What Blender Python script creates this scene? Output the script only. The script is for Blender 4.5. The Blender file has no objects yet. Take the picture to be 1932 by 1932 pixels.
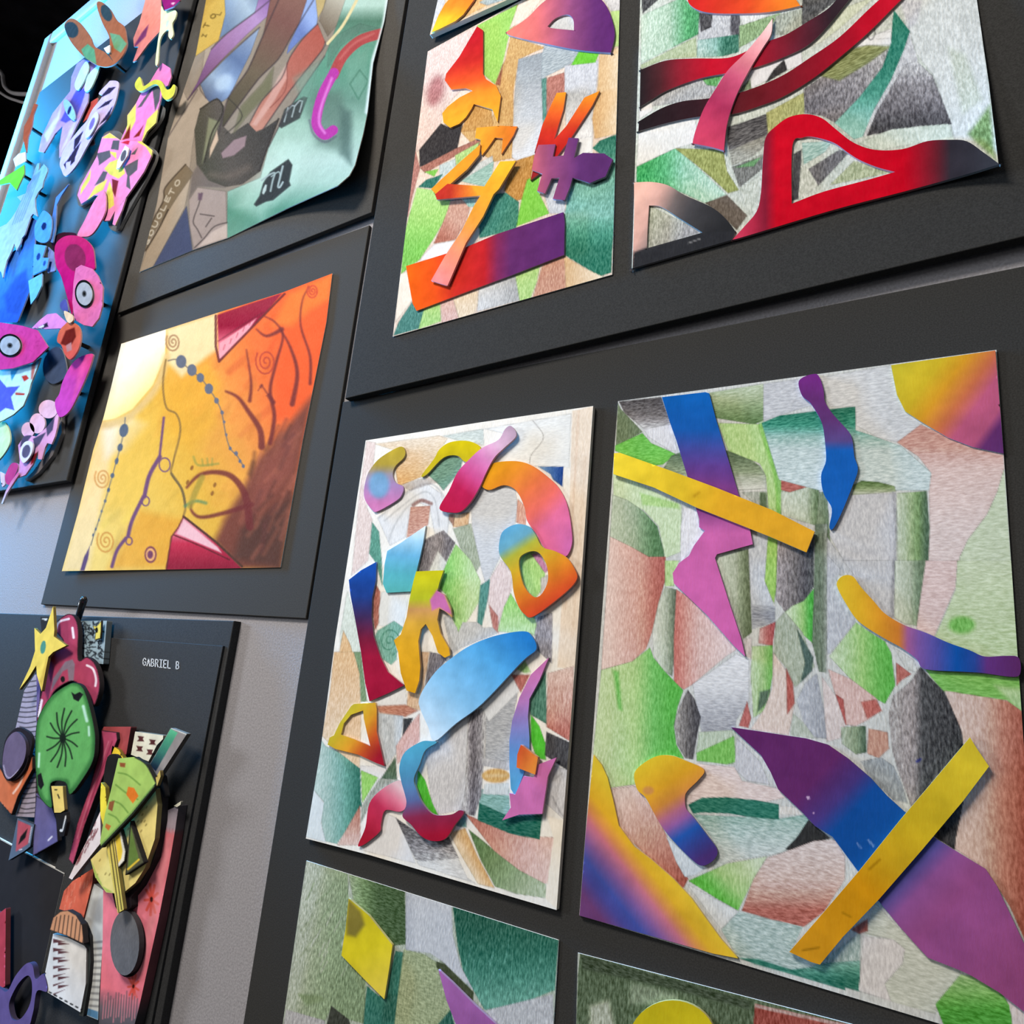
import bpy, math, random
import numpy as np
from mathutils import Matrix, Vector
from mathutils.geometry import delaunay_2d_cdt

random.seed(7); np.random.seed(7)
scene = bpy.context.scene
COL = scene.collection

# ------------------------------------------------------------------ camera
F_PX, D, CAMZ = 1267.467, 0.56, 1.35          # focal length in pixels, distance camera to wall, camera height
M = np.array([[0.85387367, -0.08589947, 0.513343],
              [-0.05724644, 0.96480349, 0.2566653],
              [-0.51732253, -0.2485468, 0.81890286]])   # rows: camera right, down, forward in (wall right, down, into wall)
def g3(v): return Vector((v[0], v[2], -v[1]))
cam = bpy.data.objects.new('camera', bpy.data.cameras.new('camera'))
COL.objects.link(cam)
r_, u_, b_ = g3(M[0]), -g3(M[1]), -g3(M[2])
cam.matrix_world = Matrix(((r_.x, u_.x, b_.x, 0), (r_.y, u_.y, b_.y, -D), (r_.z, u_.z, b_.z, CAMZ), (0, 0, 0, 1)))
cam.data.sensor_width = 36; cam.data.lens = 36 * F_PX / 1932; cam.data.clip_start = 0.02
scene.camera = cam

# ------------------------------------------------------------------ light
scene.view_settings.view_transform = 'Standard'; scene.view_settings.look = 'None'
scene.view_settings.gamma = 1; scene.view_settings.use_curve_mapping = False
scene.view_settings.exposure = 0.0
world = bpy.data.worlds.new('world'); scene.world = world; world.use_nodes = True
wb = world.node_tree.nodes['Background']; wb.inputs[0].default_value = (0.95, 0.97, 1.0, 1); wb.inputs[1].default_value = 0.22
def area(name, loc, to, size, power, color):
    l = bpy.data.lights.new(name, 'AREA'); l.energy = power; l.color = color; l.shape = 'RECTANGLE'; l.size, l.size_y = size
    o = bpy.data.objects.new(name, l); COL.objects.link(o); o.location = loc
    o.rotation_euler = (Vector(to) - Vector(loc)).to_track_quat('-Z', 'Y').to_euler()
    return o
area('ceiling_light', (-1.0, -1.45, 3.0), (-0.6, 0, 1.4), (0.8, 0.45), 58, (1.0, 0.94, 0.86))
area('hall_light', (1.4, -2.8, 3.2), (0, 0, 1.4), (1.5, 1.0), 5, (0.93, 0.97, 1.0))
area('stage_light', (-2.62, -0.20, 2.45), (-2.0, 0, 2.45), (0.10, 1.5), 215, (0.02, 0.42, 1.0))
area('window_light', (-4.4, -1.95, 2.15), (-0.8, 0, 1.6), (0.6, 0.8), 92, (0.90, 0.95, 1.0))

# ------------------------------------------------------------------ pixel <-> wall
def W(px, h):
    """points of the photograph (n,2) -> world points on the plane h metres in front of the wall"""
    px = np.asarray(px, float).reshape(-1, 2); h = np.broadcast_to(np.asarray(h, float), (len(px),))
    c = np.c_[(px - 966) / F_PX, np.ones(len(px))]; w = c @ M
    s = (D - h) / w[:, 2]
    return np.c_[w[:, 0] * s, -h, CAMZ - w[:, 1] * s]
def proj(P):
    w = np.c_[P[:, 0], CAMZ - P[:, 2], P[:, 1] + D]; c = w @ M.T
    return c[:, :2] / c[:, 2:3] * F_PX + 966
def lin(c):
    c = np.clip(np.asarray(c, float) / 255, 0, 1)
    return np.where(c <= 0.04045, c / 12.92, ((c + 0.055) / 1.055) ** 2.4)

# ------------------------------------------------------------------ drawing layers
TT = [0, 0, 1.0]
def T(ox=0, oy=0, size=1932): TT[:] = [ox, oy, size / 1932]
def tp(a): a = np.asarray(a, float).reshape(-1, 2); return a * TT[2] + np.array(TT[:2])
def pts(s):         # 'x,y x,y ...' in crop units; a point marked ! stays a sharp corner when smoothed
    if not isinstance(s, str): return np.asarray(s, float)
    out = []
    for q in s.split():
        p = [float(v) for v in q.rstrip('!').split(',')]; out += [p] * (3 if q.endswith('!') else 1)
    return tp(out)
def smooth(p, closed=True, n=5):
    p = np.asarray(p); N = len(p); out = []
    for i in range(N if closed else N - 1):
        if closed: a, b, c, d = p[i - 1], p[i], p[(i + 1) % N], p[(i + 2) % N]
        else: a, b, c, d = p[max(i - 1, 0)], p[i], p[i + 1], p[min(i + 2, N - 1)]
        for k in range(n):
            t = k / n
            out.append(0.5 * ((2 * b) + (c - a) * t + (2 * a - 5 * b + 4 * c - d) * t * t + (3 * b - a - 3 * c + d) * t ** 3))
    if not closed: out.append(p[-1])
    out = np.array(out); keep = np.r_[True, np.hypot(*np.diff(out, axis=0).T) > 1e-6]
    return out[keep]
class Grad:
    def __init__(s, stops):     # [((x,y),colour),...] along first -> last
        q = np.array([tp(a)[0] for a, _ in stops]); s.a = q[0]; d = q[-1] - q[0]; s.d = d / (d @ d)
        t = (q - s.a) @ s.d; o = np.argsort(t); s.t = t[o]; s.c = np.array([stops[i][1] for i in o], float)
    def __call__(s, P):
        t = (P - s.a) @ s.d
        return np.stack([np.interp(t, s.t, s.c[:, k]) for k in range(3)], 1)
def GA(*st): return Grad(list(st))
def GH(*st): return Grad([((x, 0), c) for x, c in st])
def GV(*st): return Grad([((0, y), c) for y, c in st])
def mean_col(c): return c.c.mean(0) if isinstance(c, Grad) else np.array(c, float)

CUR = []
DEF = dict(g=0.0, h=0.0, o=0.0, soft=1.8)
def P(c, s, sm=0, soft=None, g=None, h=None, o=None, a=1.0):
    q = pts(s); q = smooth(q) if sm else q
    CUR.append(('p', c, q, DEF["soft"] if soft is None else soft, DEF['g'] if g is None else g, DEF['h'] if h is None else h, DEF['o'] if o is None else o, a))
def L(c, s, w, sm=1, soft=1.6, a=1.0, tp_=1.0):
    q = pts(s); q = smooth(q, False) if sm and len(q) > 2 else q
    CUR.append(('l', c, q, soft, w * TT[2], tp_, 0, a))
def E(c, cx, cy, rx, ry, rot=0, soft=None, g=None, a=1.0):
    t = np.linspace(0, 2 * math.pi, 28, endpoint=False); r = math.radians(rot)
    x, y = rx * np.cos(t), ry * np.sin(t)
    P(c, tp(np.c_[cx + x * math.cos(r) - y * math.sin(r), cy + x * math.sin(r) + y * math.cos(r)]), soft=soft, g=g, o=0, a=a)
def SP(c, cx, cy, r, turns=2.3, w=9, squash=1.25, a=0.8):
    t = np.linspace(0.1, 1, int(14 * turns)); an = t * turns * 2 * math.pi
    CUR.append(('l', c, tp(np.c_[cx + r * t * np.cos(an), cy + r * squash * t * np.sin(an)]), 1.6, w * TT[2], 1.0, 0, a))
def take():
    o = list(CUR); CUR.clear(); return o
def seg_dist(X, q, closed):
    d2 = np.full(len(X), 1e12); n = len(q)
    for i in range(n if closed else n - 1):
        a = q[i]; e = q[(i + 1) % n] - a; l = e @ e
        w = X - a; t = np.clip((w @ e) / l, 0, 1) if l > 1e-12 else np.zeros(len(X))
        d2 = np.minimum(d2, ((w - t[:, None] * e) ** 2).sum(1))
    return np.sqrt(d2)
def inside(X, q):
    r = np.zeros(len(X), bool); n = len(q)
    for i in range(n):
        a, b = q[i], q[(i + 1) % n]
        if a[1] == b[1]: continue
        m = (a[1] > X[:, 1]) != (b[1] > X[:, 1])
        r ^= m & (X[:, 0] < (b[0] - a[0]) * (X[:, 1] - a[1]) / (b[1] - a[1]) + a[0])
    return r
def paint(X, base, layers, g0=0.0, h0=0.0):
    """X: pixel positions of vertices; returns colours (as seen), grain and stroke direction"""
    col = base(X).astype(float) if isinstance(base, Grad) else np.tile(np.array(base, float), (len(X), 1))
    gr = np.full(len(X), float(g0)); ha = np.full(len(X), float(h0))
    for kind, c, q, soft, w, h, o, a in layers:
        pad = soft + (w if kind == 'l' else 0) + 2
        lo, hi = q.min(0) - pad, q.max(0) + pad
        idx = np.nonzero((X[:, 0] > lo[0]) & (X[:, 0] < hi[0]) & (X[:, 1] > lo[1]) & (X[:, 1] < hi[1]))[0]
        if not len(idx): continue
        Y = X[idx]
        if kind == 'p':
            d = seg_dist(Y, q, True); sd = np.where(inside(Y, q), d, -d)
            cv = np.clip(sd / soft + 0.5, 0, 1); cv = cv * cv * (3 - 2 * cv) * a
        else:
            d = seg_dist(Y, q, False)
            if h != 1.0:        # the stroke tapers towards its end
                c2 = ((Y[:, None] - q[None]) ** 2).sum(2); w = w * (1 + (h - 1) * c2.argmin(1) / (len(q) - 1))
            cv = np.clip((w / 2 - d) / soft + 0.5, 0, 1) * a
        cc = c(Y) if isinstance(c, Grad) else np.array(c, float)
        col[idx] += (cc - col[idx]) * cv[:, None]
        if kind == 'p':
            gr[idx] += (w - gr[idx]) * cv; ha[idx] += (h - ha[idx]) * cv
            if o > 0:
                ol = np.clip((1.3 - np.abs(sd)) / 1.3, 0, 1) * o * a
                col[idx] += (mean_col(c) * 0.52 - col[idx]) * ol[:, None]
    return col, gr, ha

# ------------------------------------------------------------------ materials
def newmat(name):
    m = bpy.data.materials.new(name); m.use_nodes = True; nt = m.node_tree
    return m, nt, nt.nodes['Principled BSDF']
def N(nt, t, **k):
    n = nt.nodes.new(t)
    for a, v in k.items(): setattr(n, a, v)
    return n
def painted(name, strong, rough, blotch):
    m, nt, bs = newmat(name); lk = nt.links.new
    at = N(nt, 'ShaderNodeAttribute', attribute_name='Col'); hd = N(nt, 'ShaderNodeAttribute', attribute_name='Hatch')
    tc = N(nt, 'ShaderNodeTexCoord')
    ns = []
    for sc in ((620, 620, 190), (190, 620, 620)):
        mp = N(nt, 'ShaderNodeMapping'); mp.inputs['Scale'].default_value = sc; lk(tc.outputs['Object'], mp.inputs[0])
        no = N(nt, 'ShaderNodeTexNoise'); no.inputs['Scale'].default_value = 1; no.inputs['Detail'].default_value = 3; no.inputs['Roughness'].default_value = 0.6
        lk(mp.outputs[0], no.inputs['Vector']); ns.append(no)
    mx = N(nt, 'ShaderNodeMix', data_type='FLOAT'); lk(hd.outputs['Fac'], mx.inputs[0]); lk(ns[0].outputs[0], mx.inputs[2]); lk(ns[1].outputs[0], mx.inputs[3])
    mr = N(nt, 'ShaderNodeMapRange'); mr.inputs[1].default_value = 0.34; mr.inputs[2].default_value = 0.68; lk(mx.outputs[0], mr.inputs[0])
    f1 = N(nt, 'ShaderNodeMath', operation='MULTIPLY'); lk(mr.outputs[0], f1.inputs[0]); lk(at.outputs['Alpha'], f1.inputs[1])
    f2 = N(nt, 'ShaderNodeMath', operation='MULTIPLY'); f2.inputs[1].default_value = strong; lk(f1.outputs[0], f2.inputs[0])
    m1 = N(nt, 'ShaderNodeMix', data_type='RGBA')
    ma = N(nt, 'ShaderNodeVectorMath', operation='MULTIPLY_ADD'); ma.inputs[1].default_value = (2.1, 2.1, 2.1); ma.inputs[2].default_value = (0.17, 0.168, 0.16)
    mi = N(nt, 'ShaderNodeVectorMath', operation='MINIMUM'); mi.inputs[1].default_value = (0.86, 0.85, 0.82)
    lk(at.outputs['Color'], ma.inputs[0]); lk(ma.outputs[0], mi.inputs[0]); lk(mi.outputs[0], m1.inputs[7])
    lk(f2.outputs[0], m1.inputs[0]); lk(at.outputs['Color'], m1.inputs[6])
    inv = N(nt, 'ShaderNodeMath', operation='SUBTRACT'); lk(at.outputs['Alpha'], inv.inputs[0]); lk(f1.outputs[0], inv.inputs[1])
    dk = N(nt, 'ShaderNodeMath', operation='MULTIPLY_ADD'); dk.inputs[1].default_value = -0.95 * strong; dk.inputs[2].default_value = 1; lk(inv.outputs[0], dk.inputs[0])
    nb = N(nt, 'ShaderNodeTexNoise'); nb.inputs['Scale'].default_value = 55; nb.inputs['Detail'].default_value = 4; lk(tc.outputs['Object'], nb.inputs['Vector'])
    bl = N(nt, 'ShaderNodeMapRange'); bl.inputs[1].default_value = 0.3; bl.inputs[2].default_value = 0.7; bl.inputs[3].default_value = 1 - blotch; bl.inputs[4].default_value = 1 + blotch; lk(nb.outputs[0], bl.inputs[0])
    mu = N(nt, 'ShaderNodeMath', operation='MULTIPLY'); lk(dk.outputs[0], mu.inputs[0]); lk(bl.outputs[0], mu.inputs[1])
    vm = N(nt, 'ShaderNodeVectorMath', operation='SCALE'); lk(m1.outputs[2], vm.inputs[0]); lk(mu.outputs[0], vm.inputs['Scale'])
    lk(vm.outputs[0], bs.inputs['Base Color'])
    bs.inputs['Roughness'].default_value = rough; bs.inputs['Specular IOR Level'].default_value = 0.0
    bp = N(nt, 'ShaderNodeBump'); bp.inputs['Strength'].default_value = 0.12; bp.inputs['Distance'].default_value = 0.0006
    lk(mx.outputs[0], bp.inputs['Height']); lk(bp.outputs[0], bs.inputs['Normal'])
    return m
MAT_DRAW = painted('coloured_pencil_on_paper', 0.52, 0.85, 0.05)
MAT_CUT = painted('painted_card', 0.30, 0.62, 0.13)
def plain(name, col, rough=0.8, scale=200, amt=0.1, bump=0.1, spec=0.3, dist=0.001):
    m, nt, bs = newmat(name); lk = nt.links.new
    tc = N(nt, 'ShaderNodeTexCoord'); no = N(nt, 'ShaderNodeTexNoise'); no.inputs['Scale'].default_value = scale; no.inputs['Detail'].default_value = 5
    lk(tc.outputs['Object'], no.inputs['Vector'])
    mr = N(nt, 'ShaderNodeMapRange'); mr.inputs[1].default_value = 0.3; mr.inputs[2].default_value = 0.7; mr.inputs[3].default_value = 1 - amt; mr.inputs[4].default_value = 1 + amt
    lk(no.outputs[0], mr.inputs[0])
    vm = N(nt, 'ShaderNodeVectorMath', operation='SCALE'); vm.inputs[0].default_value = col; lk(mr.outputs[0], vm.inputs['Scale']); lk(vm.outputs[0], bs.inputs['Base Color'])
    bs.inputs['Roughness'].default_value = rough; bs.inputs['Specular IOR Level'].default_value = spec
    bp = N(nt, 'ShaderNodeBump'); bp.inputs['Strength'].default_value = bump; bp.inputs['Distance'].default_value = dist
    lk(no.outputs[0], bp.inputs['Height']); lk(bp.outputs[0], bs.inputs['Normal'])
    return m
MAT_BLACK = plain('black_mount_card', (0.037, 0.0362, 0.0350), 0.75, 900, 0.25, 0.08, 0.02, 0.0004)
MAT_BLACK_LIT = plain('black_mount_card_lit', (0.054, 0.0505, 0.046), 0.75, 900, 0.25, 0.08, 0.02, 0.0004)  # same black card, lighter and browner: light falloff across the wall put into colour
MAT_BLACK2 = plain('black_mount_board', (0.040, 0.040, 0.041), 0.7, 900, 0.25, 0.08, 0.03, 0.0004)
MAT_WALL = plain('grey_display_fabric', (0.29, 0.275, 0.285), 0.95, 420, 0.16, 0.35, 0.1, 0.0015)
MAT_TRIM = plain('pale_aluminium_trim', (0.30, 0.30, 0.31), 0.5, 120, 0.05, 0.05, 0.4)
MAT_DARK = plain('dark_curtain', (0.010, 0.008, 0.009), 0.9, 9, 0.5, 0.2, 0.1, 0.02)
MAT_FLOOR = plain('dark_floor', (0.03, 0.027, 0.025), 0.6, 30, 0.2, 0.1)
MAT_WHITE = plain('white_ink', (0.75, 0.75, 0.75), 0.7, 300, 0.1, 0.02)
MAT_EDGE = plain('pale_card_core', (0.42, 0.41, 0.38), 0.9, 300, 0.1, 0.05)
MAT_FOAM = plain('foam_spacer', (0.55, 0.55, 0.55), 0.9, 300, 0.1, 0.1)
MAT_PEG = plain('black_plastic', (0.02, 0.02, 0.022), 0.25, 60, 0.1, 0.02, 0.6)
MAT_RAIL = plain('pale_metal_tube', (0.30, 0.27, 0.26), 0.35, 60, 0.1, 0.02, 0.5)

# ------------------------------------------------------------------ objects
def mesh_obj(name, V, faces, mat, parent=None, colours=None, base=None, smooth_shade=False):
    V = np.asarray(V, float)
    if base is not None: V = V - np.asarray(base)
    me = bpy.data.meshes.new(name)
    if isinstance(faces, np.ndarray):
        k = faces.shape[1]; n = len(faces)
        me.vertices.add(len(V)); me.vertices.foreach_set('co', V.astype(np.float32).ravel())
        me.loops.add(n * k); me.loops.foreach_set('vertex_index', faces.astype(np.int32).ravel())
        me.polygons.add(n); me.polygons.foreach_set('loop_start', np.arange(0, n * k, k, dtype=np.int32))
        me.update(calc_edges=True)
    else:
        me.from_pydata([tuple(v) for v in V], [], faces)
    if colours is not None:
        c4, ha = colours
        a = me.color_attributes.new('Col', 'FLOAT_COLOR', 'POINT'); a.data.foreach_set('color', c4.astype(np.float32).ravel())
        b = me.attributes.new('Hatch', 'FLOAT', 'POINT'); b.data.foreach_set('value', ha.astype(np.float32))
    me.materials.append(mat); me.validate()
    o = bpy.data.objects.new(name, me); COL.objects.link(o)
    if parent is not None: o.parent = parent
    if smooth_shade: me.polygons.foreach_set('use_smooth', [True] * len(me.polygons))
    return o
def tag(o, label=None, cat=None, group=None, kind=None):
    for k, v in (('label', label), ('category', cat), ('group', group), ('kind', kind)):
        if v: o[k] = v
    return o
def thing(name, label, cat, base, group=None):
    o = bpy.data.objects.new(name, None); COL.objects.link(o); o.location = base; o.empty_display_size = 0.05
    return tag(o, label, cat, group)
def box_obj(name, lo, hi, mat, bevel=0.0, parent=None, base=None):
    x0, y0, z0 = lo; x1, y1, z1 = hi
    b = min(bevel, (x1 - x0) / 3, (z1 - z0) / 3, (y1 - y0) * 0.95); rings = []
    # rounded front edges: the ring steps in as it comes forward (towards -y)
    steps = [(0, y1)] + ([(b * (1 - math.cos(t)), y0 + b * (1 - math.sin(t))) for t in np.linspace(0, math.pi / 2, 4)] if b > 0 else [(0, y0)])
    V = []
    for ins, y in steps:
        V += [(x0 + ins, y, z0 + ins), (x1 - ins, y, z0 + ins), (x1 - ins, y, z1 - ins), (x0 + ins, y, z1 - ins)]
    Fs = [(3, 2, 1, 0)]
    for k in range(len(steps) - 1):
        for i in range(4):
            a, c = 4 * k + i, 4 * k + (i + 1) % 4
            Fs.append((a, c, c + 4, a + 4))
    e = 4 * (len(steps) - 1); Fs.append((e, e + 1, e + 2, e + 3))
    return mesh_obj(name, V, Fs, mat, parent, base=base)

def fill2d(loops, sp):
    """triangulated area of pixel loops (outer, holes...) with inner points every sp pixels"""
    bl = []
    for q in loops:
        out = []
        for i in range(len(q)):
            a, b = q[i], q[(i + 1) % len(q)]; n = max(1, int(np.hypot(*(b - a)) / (sp * 1.5)))
            out += [a + (b - a) * k / n for k in range(n)]
        bl.append(np.array(out))
    lo, hi = bl[0].min(0), bl[0].max(0)
    gx, gy = np.meshgrid(np.arange(lo[0], hi[0] + sp, sp), np.arange(lo[1], hi[1] + sp, sp))
    gx = gx + (np.arange(gx.shape[0]) % 2)[:, None] * sp * 0.5
    G = np.c_[gx.ravel(), gy.ravel()]
    m = inside(G, bl[0])
    for q in bl[1:]: m &= ~inside(G, q)
    G = G[m]
    for q in bl:
        if len(G): G = G[seg_dist(G, q, True) > sp * 0.55]
    ed = []; off = 0
    for q in bl:
        n = len(q); ed += [(off + i, off + (i + 1) % n) for i in range(n)]; off += n
    A = np.vstack(bl + [G]) if len(G) else np.vstack(bl)
    r = delaunay_2d_cdt([Vector(p) for p in A], ed, [], 0, 1e-6)
    V = np.array([(v.x, v.y) for v in r[0]]); Fc = np.array([f for f in r[2] if len(f) == 3], int)
    c = V[Fc].mean(1); k = inside(c, bl[0])
    for q in bl[1:]: k &= ~inside(c, q)
    Fc = Fc[k]
    # consistent orientation: counter-clockwise seen by the camera
    a = V[Fc]; s = (a[:, 1, 0] - a[:, 0, 0]) * (a[:, 2, 1] - a[:, 0, 1]) - (a[:, 1, 1] - a[:, 0, 1]) * (a[:, 2, 0] - a[:, 0, 0])
    Fc[s > 0] = Fc[s > 0][:, ::-1]
    return V, Fc, bl

KINDS = {w: w for w in 'star leaf panel oval ring bar pear slice blob stem dome column triangle stick petals wings fin tail body beak feather drip petal neck feelers backing link tuft bead bud disc kite blade block column shield edge frame'.split()}
KINDS.update(edge='dark_edge', backing='backing_edge', body='body', frame='triangle_frame', disc='paper_disc')
FLOOR = [0.0]; EDGE = [(0.5, 0.48, 0.46)]; EMIX = [0.6]
def cut(parent, outline, colour, h, t=0.0025, holes=(), layers=(), sm=0, res=3.0, gain=1.0, name='paper_cutout', label=None, edge=None, g=0.03, hatch=0.0, bend=None, back=False, mat=None, ecol=None):
    """a flat piece of card cut to an outline of the photograph; its front lies h metres in front of the wall, t is its thickness"""
    if name == 'paper_cutout' and label:       # name the piece after the thing its label calls it
        ws = label.replace('-', ' ').split(); hit = [w for w in ws if w in KINDS]
        if hit: name = KINDS[hit[0]]
    t = max(min(t, h - FLOOR[0]), 0.0008); q0 = pts(outline); loops = [smooth(q0) if sm else q0] + [(smooth(pts(q)) if sm else pts(q)) for q in holes]
    V, Fc, bl = fill2d(loops, res)
    hh = lambda X: h + (bend(X) if bend else 0.0)
    col, gr, ha = paint(V, colour, layers, g, hatch)
    Vs = [W(V, hh(V))]; Fs = [Fc]; C = [np.c_[lin(col) * gain, gr]]; H = [ha]; n = len(V)
    if back:
        Vs.append(Vs[0] + np.array([0, t, 0])); Fs.append(Fc[:, ::-1] + n); C.append(C[0] * np.array([0.9, 0.9, 0.9, 1])); H.append(ha); n *= 2
    for q in bl:
        m = len(q); top = W(q, hh(q)); ce, ge, he = paint(q, colour, layers, g, hatch)
        edge = EMIX[0] if edge is None else edge; cl = lin(ce) * gain; cl = cl * edge + (1 - edge) * np.array(ecol or EDGE[0])
        Vs += [top, top + np.array([0, t, 0])]; C += [np.c_[cl, ge * 0]] * 2; H += [he] * 2
        i = np.arange(m); j = (i + 1) % m
        Fs.append(np.r_[np.c_[n + i, n + j, n + m + j], np.c_[n + i, n + m + j, n + m + i]]); n += 2 * m
    base = parent_base(parent)
    C = np.vstack(C); C[:, :3] = np.clip(C[:, :3], 0, 0.9)
    o = mesh_obj(name, np.vstack(Vs), np.vstack(Fs), mat or MAT_CUT, parent, (C, np.concatenate(H)), base=base)
    if label: o['label'] = label
    return o
def parent_base(p):
    b = np.zeros(3)
    while p is not None: b += np.array(p.location); p = p.parent
    return b

def sheet(parent, corners, base_col, layers, h, t=0.0012, edges=None, lift=None, res=2.2, gain=1.0, g=0.35, hatch=0.0, name='paper_sheet', label=None, edge_col=(235, 230, 220), mat=None):
    """a sheet of paper; corners (TL,TR,BR,BL) as wall points (x, down) or its four edge lines in pixels"""
    lf = lift or (lambda u, v: np.zeros_like(u))
    def side(poly, u, v):           # pixel polyline -> wall (x, z) for parameters (u, v) along it
        d = np.r_[0, np.cumsum(np.hypot(*np.diff(poly, axis=0).T))]; t_ = np.linspace(0, 1, len(u)) if False else (u if np.ptp(u) > 0 else v)
        q = np.c_[np.interp(t_ * d[-1], d, poly[:, 0]), np.interp(t_ * d[-1], d, poly[:, 1])]
        return W(q, h + lf(u, v))[:, [0, 2]]
    def coons(U, Vv):
        if edges is None:
            c = [np.array(k) for k in corners]
            XZ = ((1 - U)[:, None] * (1 - Vv)[:, None] * c[0] + U[:, None] * (1 - Vv)[:, None] * c[1] + U[:, None] * Vv[:, None] * c[2] + (1 - U)[:, None] * Vv[:, None] * c[3])
            return np.c_[XZ[:, 0], CAMZ - XZ[:, 1]]
        top, right, bottom, left = edges
        z, o1 = np.zeros_like(U), np.ones_like(U)
        Tp, Bt, Lf, Rt = side(top, U + 1e-9, z), side(bottom, U + 1e-9, o1), side(left, z, Vv + 1e-9), side(right, o1, Vv + 1e-9)
        k = [side(top, np.array([0., 1e-9]), np.zeros(2))[0], side(top, np.array([1 - 1e-9, 1.]), np.zeros(2))[1], side(bottom, np.array([1 - 1e-9, 1.]), np.ones(2))[1], side(bottom, np.array([0., 1e-9]), np.ones(2))[0]]
        u, v = U[:, None], Vv[:, None]
        return (1 - v) * Tp + v * Bt + (1 - u) * Lf + u * Rt - ((1 - u) * (1 - v) * k[0] + u * (1 - v) * k[1] + u * v * k[2] + (1 - u) * v * k[3])
    def point(U, Vv):
        XZ = coons(U, Vv); return np.c_[XZ[:, 0], -(h + lf(U, Vv)), XZ[:, 1]]
    # fine steps where the photograph looks, coarse ones beyond its frame
    k = np.linspace(0, 1, 121); uu, vv = np.meshgrid(k, k); px = proj(point(uu.ravel(), vv.ravel())).reshape(121, 121, 2)
    ok = ((px > -12) & (px < 1944)).all(2)
    def axis(has, step_len):
        i = np.nonzero(has)[0]; a, b = k[max(i[0] - 1, 0)], k[min(i[-1] + 1, 120)]
        n = max(2, int((b - a) / step_len)); arr = np.linspace(a, b, n + 1)
        return np.unique(np.r_[np.linspace(0, a, 8), arr, np.linspace(b, 1, 8)])
    lu = np.hypot(*np.moveaxis(np.diff(px, axis=1), 2, 0)) / k[1]; lv = np.hypot(*np.moveaxis(np.diff(px, axis=0), 2, 0)) / k[1]
    ua = axis(ok.any(0), res / np.percentile(lu[ok[:, 1:]], 75)); va = axis(ok.any(1), res / np.percentile(lv[ok[1:]], 75))
    nu, nv = len(ua), len(va); U, Vv = [a.ravel() for a in np.meshgrid(ua, va)]
    P3 = point(U, Vv); X = proj(P3)
    col, gr, ha = paint(X, base_col, layers, g, hatch)
    i = np.arange(nu * nv).reshape(nv, nu)
    Fc = np.stack([i[:-1, :-1], i[1:, :-1], i[1:, 1:], i[:-1, 1:]], -1).reshape(-1, 4)
    ring = np.r_[i[0, :-1], i[:-1, -1], i[-1, :0:-1], i[:0:-1, 0]]; m = len(ring); n = nu * nv
    Va = np.vstack([P3, P3[ring], P3[ring] + np.array([0, t, 0])])
    a = np.arange(m); b = (a + 1) % m
    Fc = np.vstack([Fc, np.c_[n + b, n + m + b, n + m + a, n + a][:, ::-1]])
    ec = np.tile(np.r_[lin(edge_col), 0.05], (2 * m, 1))
    C = np.vstack([np.c_[lin(col) * gain, gr], ec]); C[:, :3] = np.clip(C[:, :3], 0, 0.88)
    o = mesh_obj(name, Va, Fc, mat or MAT_DRAW, parent, (C, np.r_[ha, np.zeros(2 * m)]), base=parent_base(parent))
    if label: o['label'] = label
    return o
def ribbons(name, lines, w, h, mat, parent):
    """flat strokes (pixel polylines) w pixels wide"""
    V, Fs = [], []
    for q in lines:
        q = np.asarray(q, float)
        for a, b in zip(q[:-1], q[1:]):
            d = (b - a) / (np.hypot(*(b - a)) + 1e-9); nrm = np.array([-d[1], d[0]]) * w / 2; a2, b2 = a - d * w * 0.35, b + d * w * 0.35
            k = len(V); V += [a2 - nrm, b2 - nrm, b2 + nrm, a2 + nrm]; Fs.append((k + 3, k + 2, k + 1, k))
    return mesh_obj(name, W(V, h), Fs, mat, parent, base=parent_base(parent))
FONT = {'G': [[(1, .8), (.7, 1), (.2, .9), (0, .5), (.2, .1), (.7, 0), (1, .25), (1, .5), (.6, .5)]], 'A': [[(0, 0), (.5, 1), (1, 0)], [(.2, .4), (.8, .4)]],
        'B': [[(0, 0), (0, 1), (.7, .95), (.85, .75), (.6, .53), (0, .52)], [(.6, .53), (1, .3), (.7, .03), (0, 0)]], 'R': [[(0, 0), (0, 1), (.8, .95), (.9, .7), (.6, .5), (0, .48)], [(.5, .5), (1, 0)]],
        'I': [[(.5, 0), (.5, 1)], [(.1, 1), (.9, 1)], [(.1, 0), (.9, 0)]], 'E': [[(.9, 1), (0, 1), (0, 0), (.9, 0)], [(0, .5), (.7, .5)]], 'L': [[(0, 1), (0, 0), (.9, 0)]],
        'O': [[(.5, 1), (.1, .8), (0, .5), (.1, .2), (.5, 0), (.9, .2), (1, .5), (.9, .8), (.5, 1)]], 'U': [[(0, 1), (0, .3), (.3, 0), (.7, 0), (1, .3), (1, 1)]], 'T': [[(.5, 0), (.5, 1)], [(0, 1), (1, 1)]],
        'S': [[(.9, .85), (.5, 1), (.1, .8), (.3, .55), (.8, .4), (.9, .15), (.5, 0), (.1, .15)]], 'm': [[(0, 0), (0, .9)], [(0, .7), (.25, .9), (.5, .7), (.5, 0)], [(.5, .7), (.75, .9), (1, .7), (1, 0)]]}
def letters(text, x, y, adv, right, up):
    """letter strokes in current crop units: start, advance vector, unit-box right and up vectors"""
    out = []; p = np.array([x, y], float)
    for ch in text:
        for st in FONT.get(ch, []): out.append(tp([p + np.array(right) * a + np.array(up) * b for a, b in st]))
        p = p + np.array(adv)
    return out
def LT(c, w, *a):
    for q in letters(*a): CUR.append(('l', c, q, 1.4, w * TT[2], 1.0, 0, 0.9))
def wall_pt(px, h=0.0): return tuple(W([px], h)[0])
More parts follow.
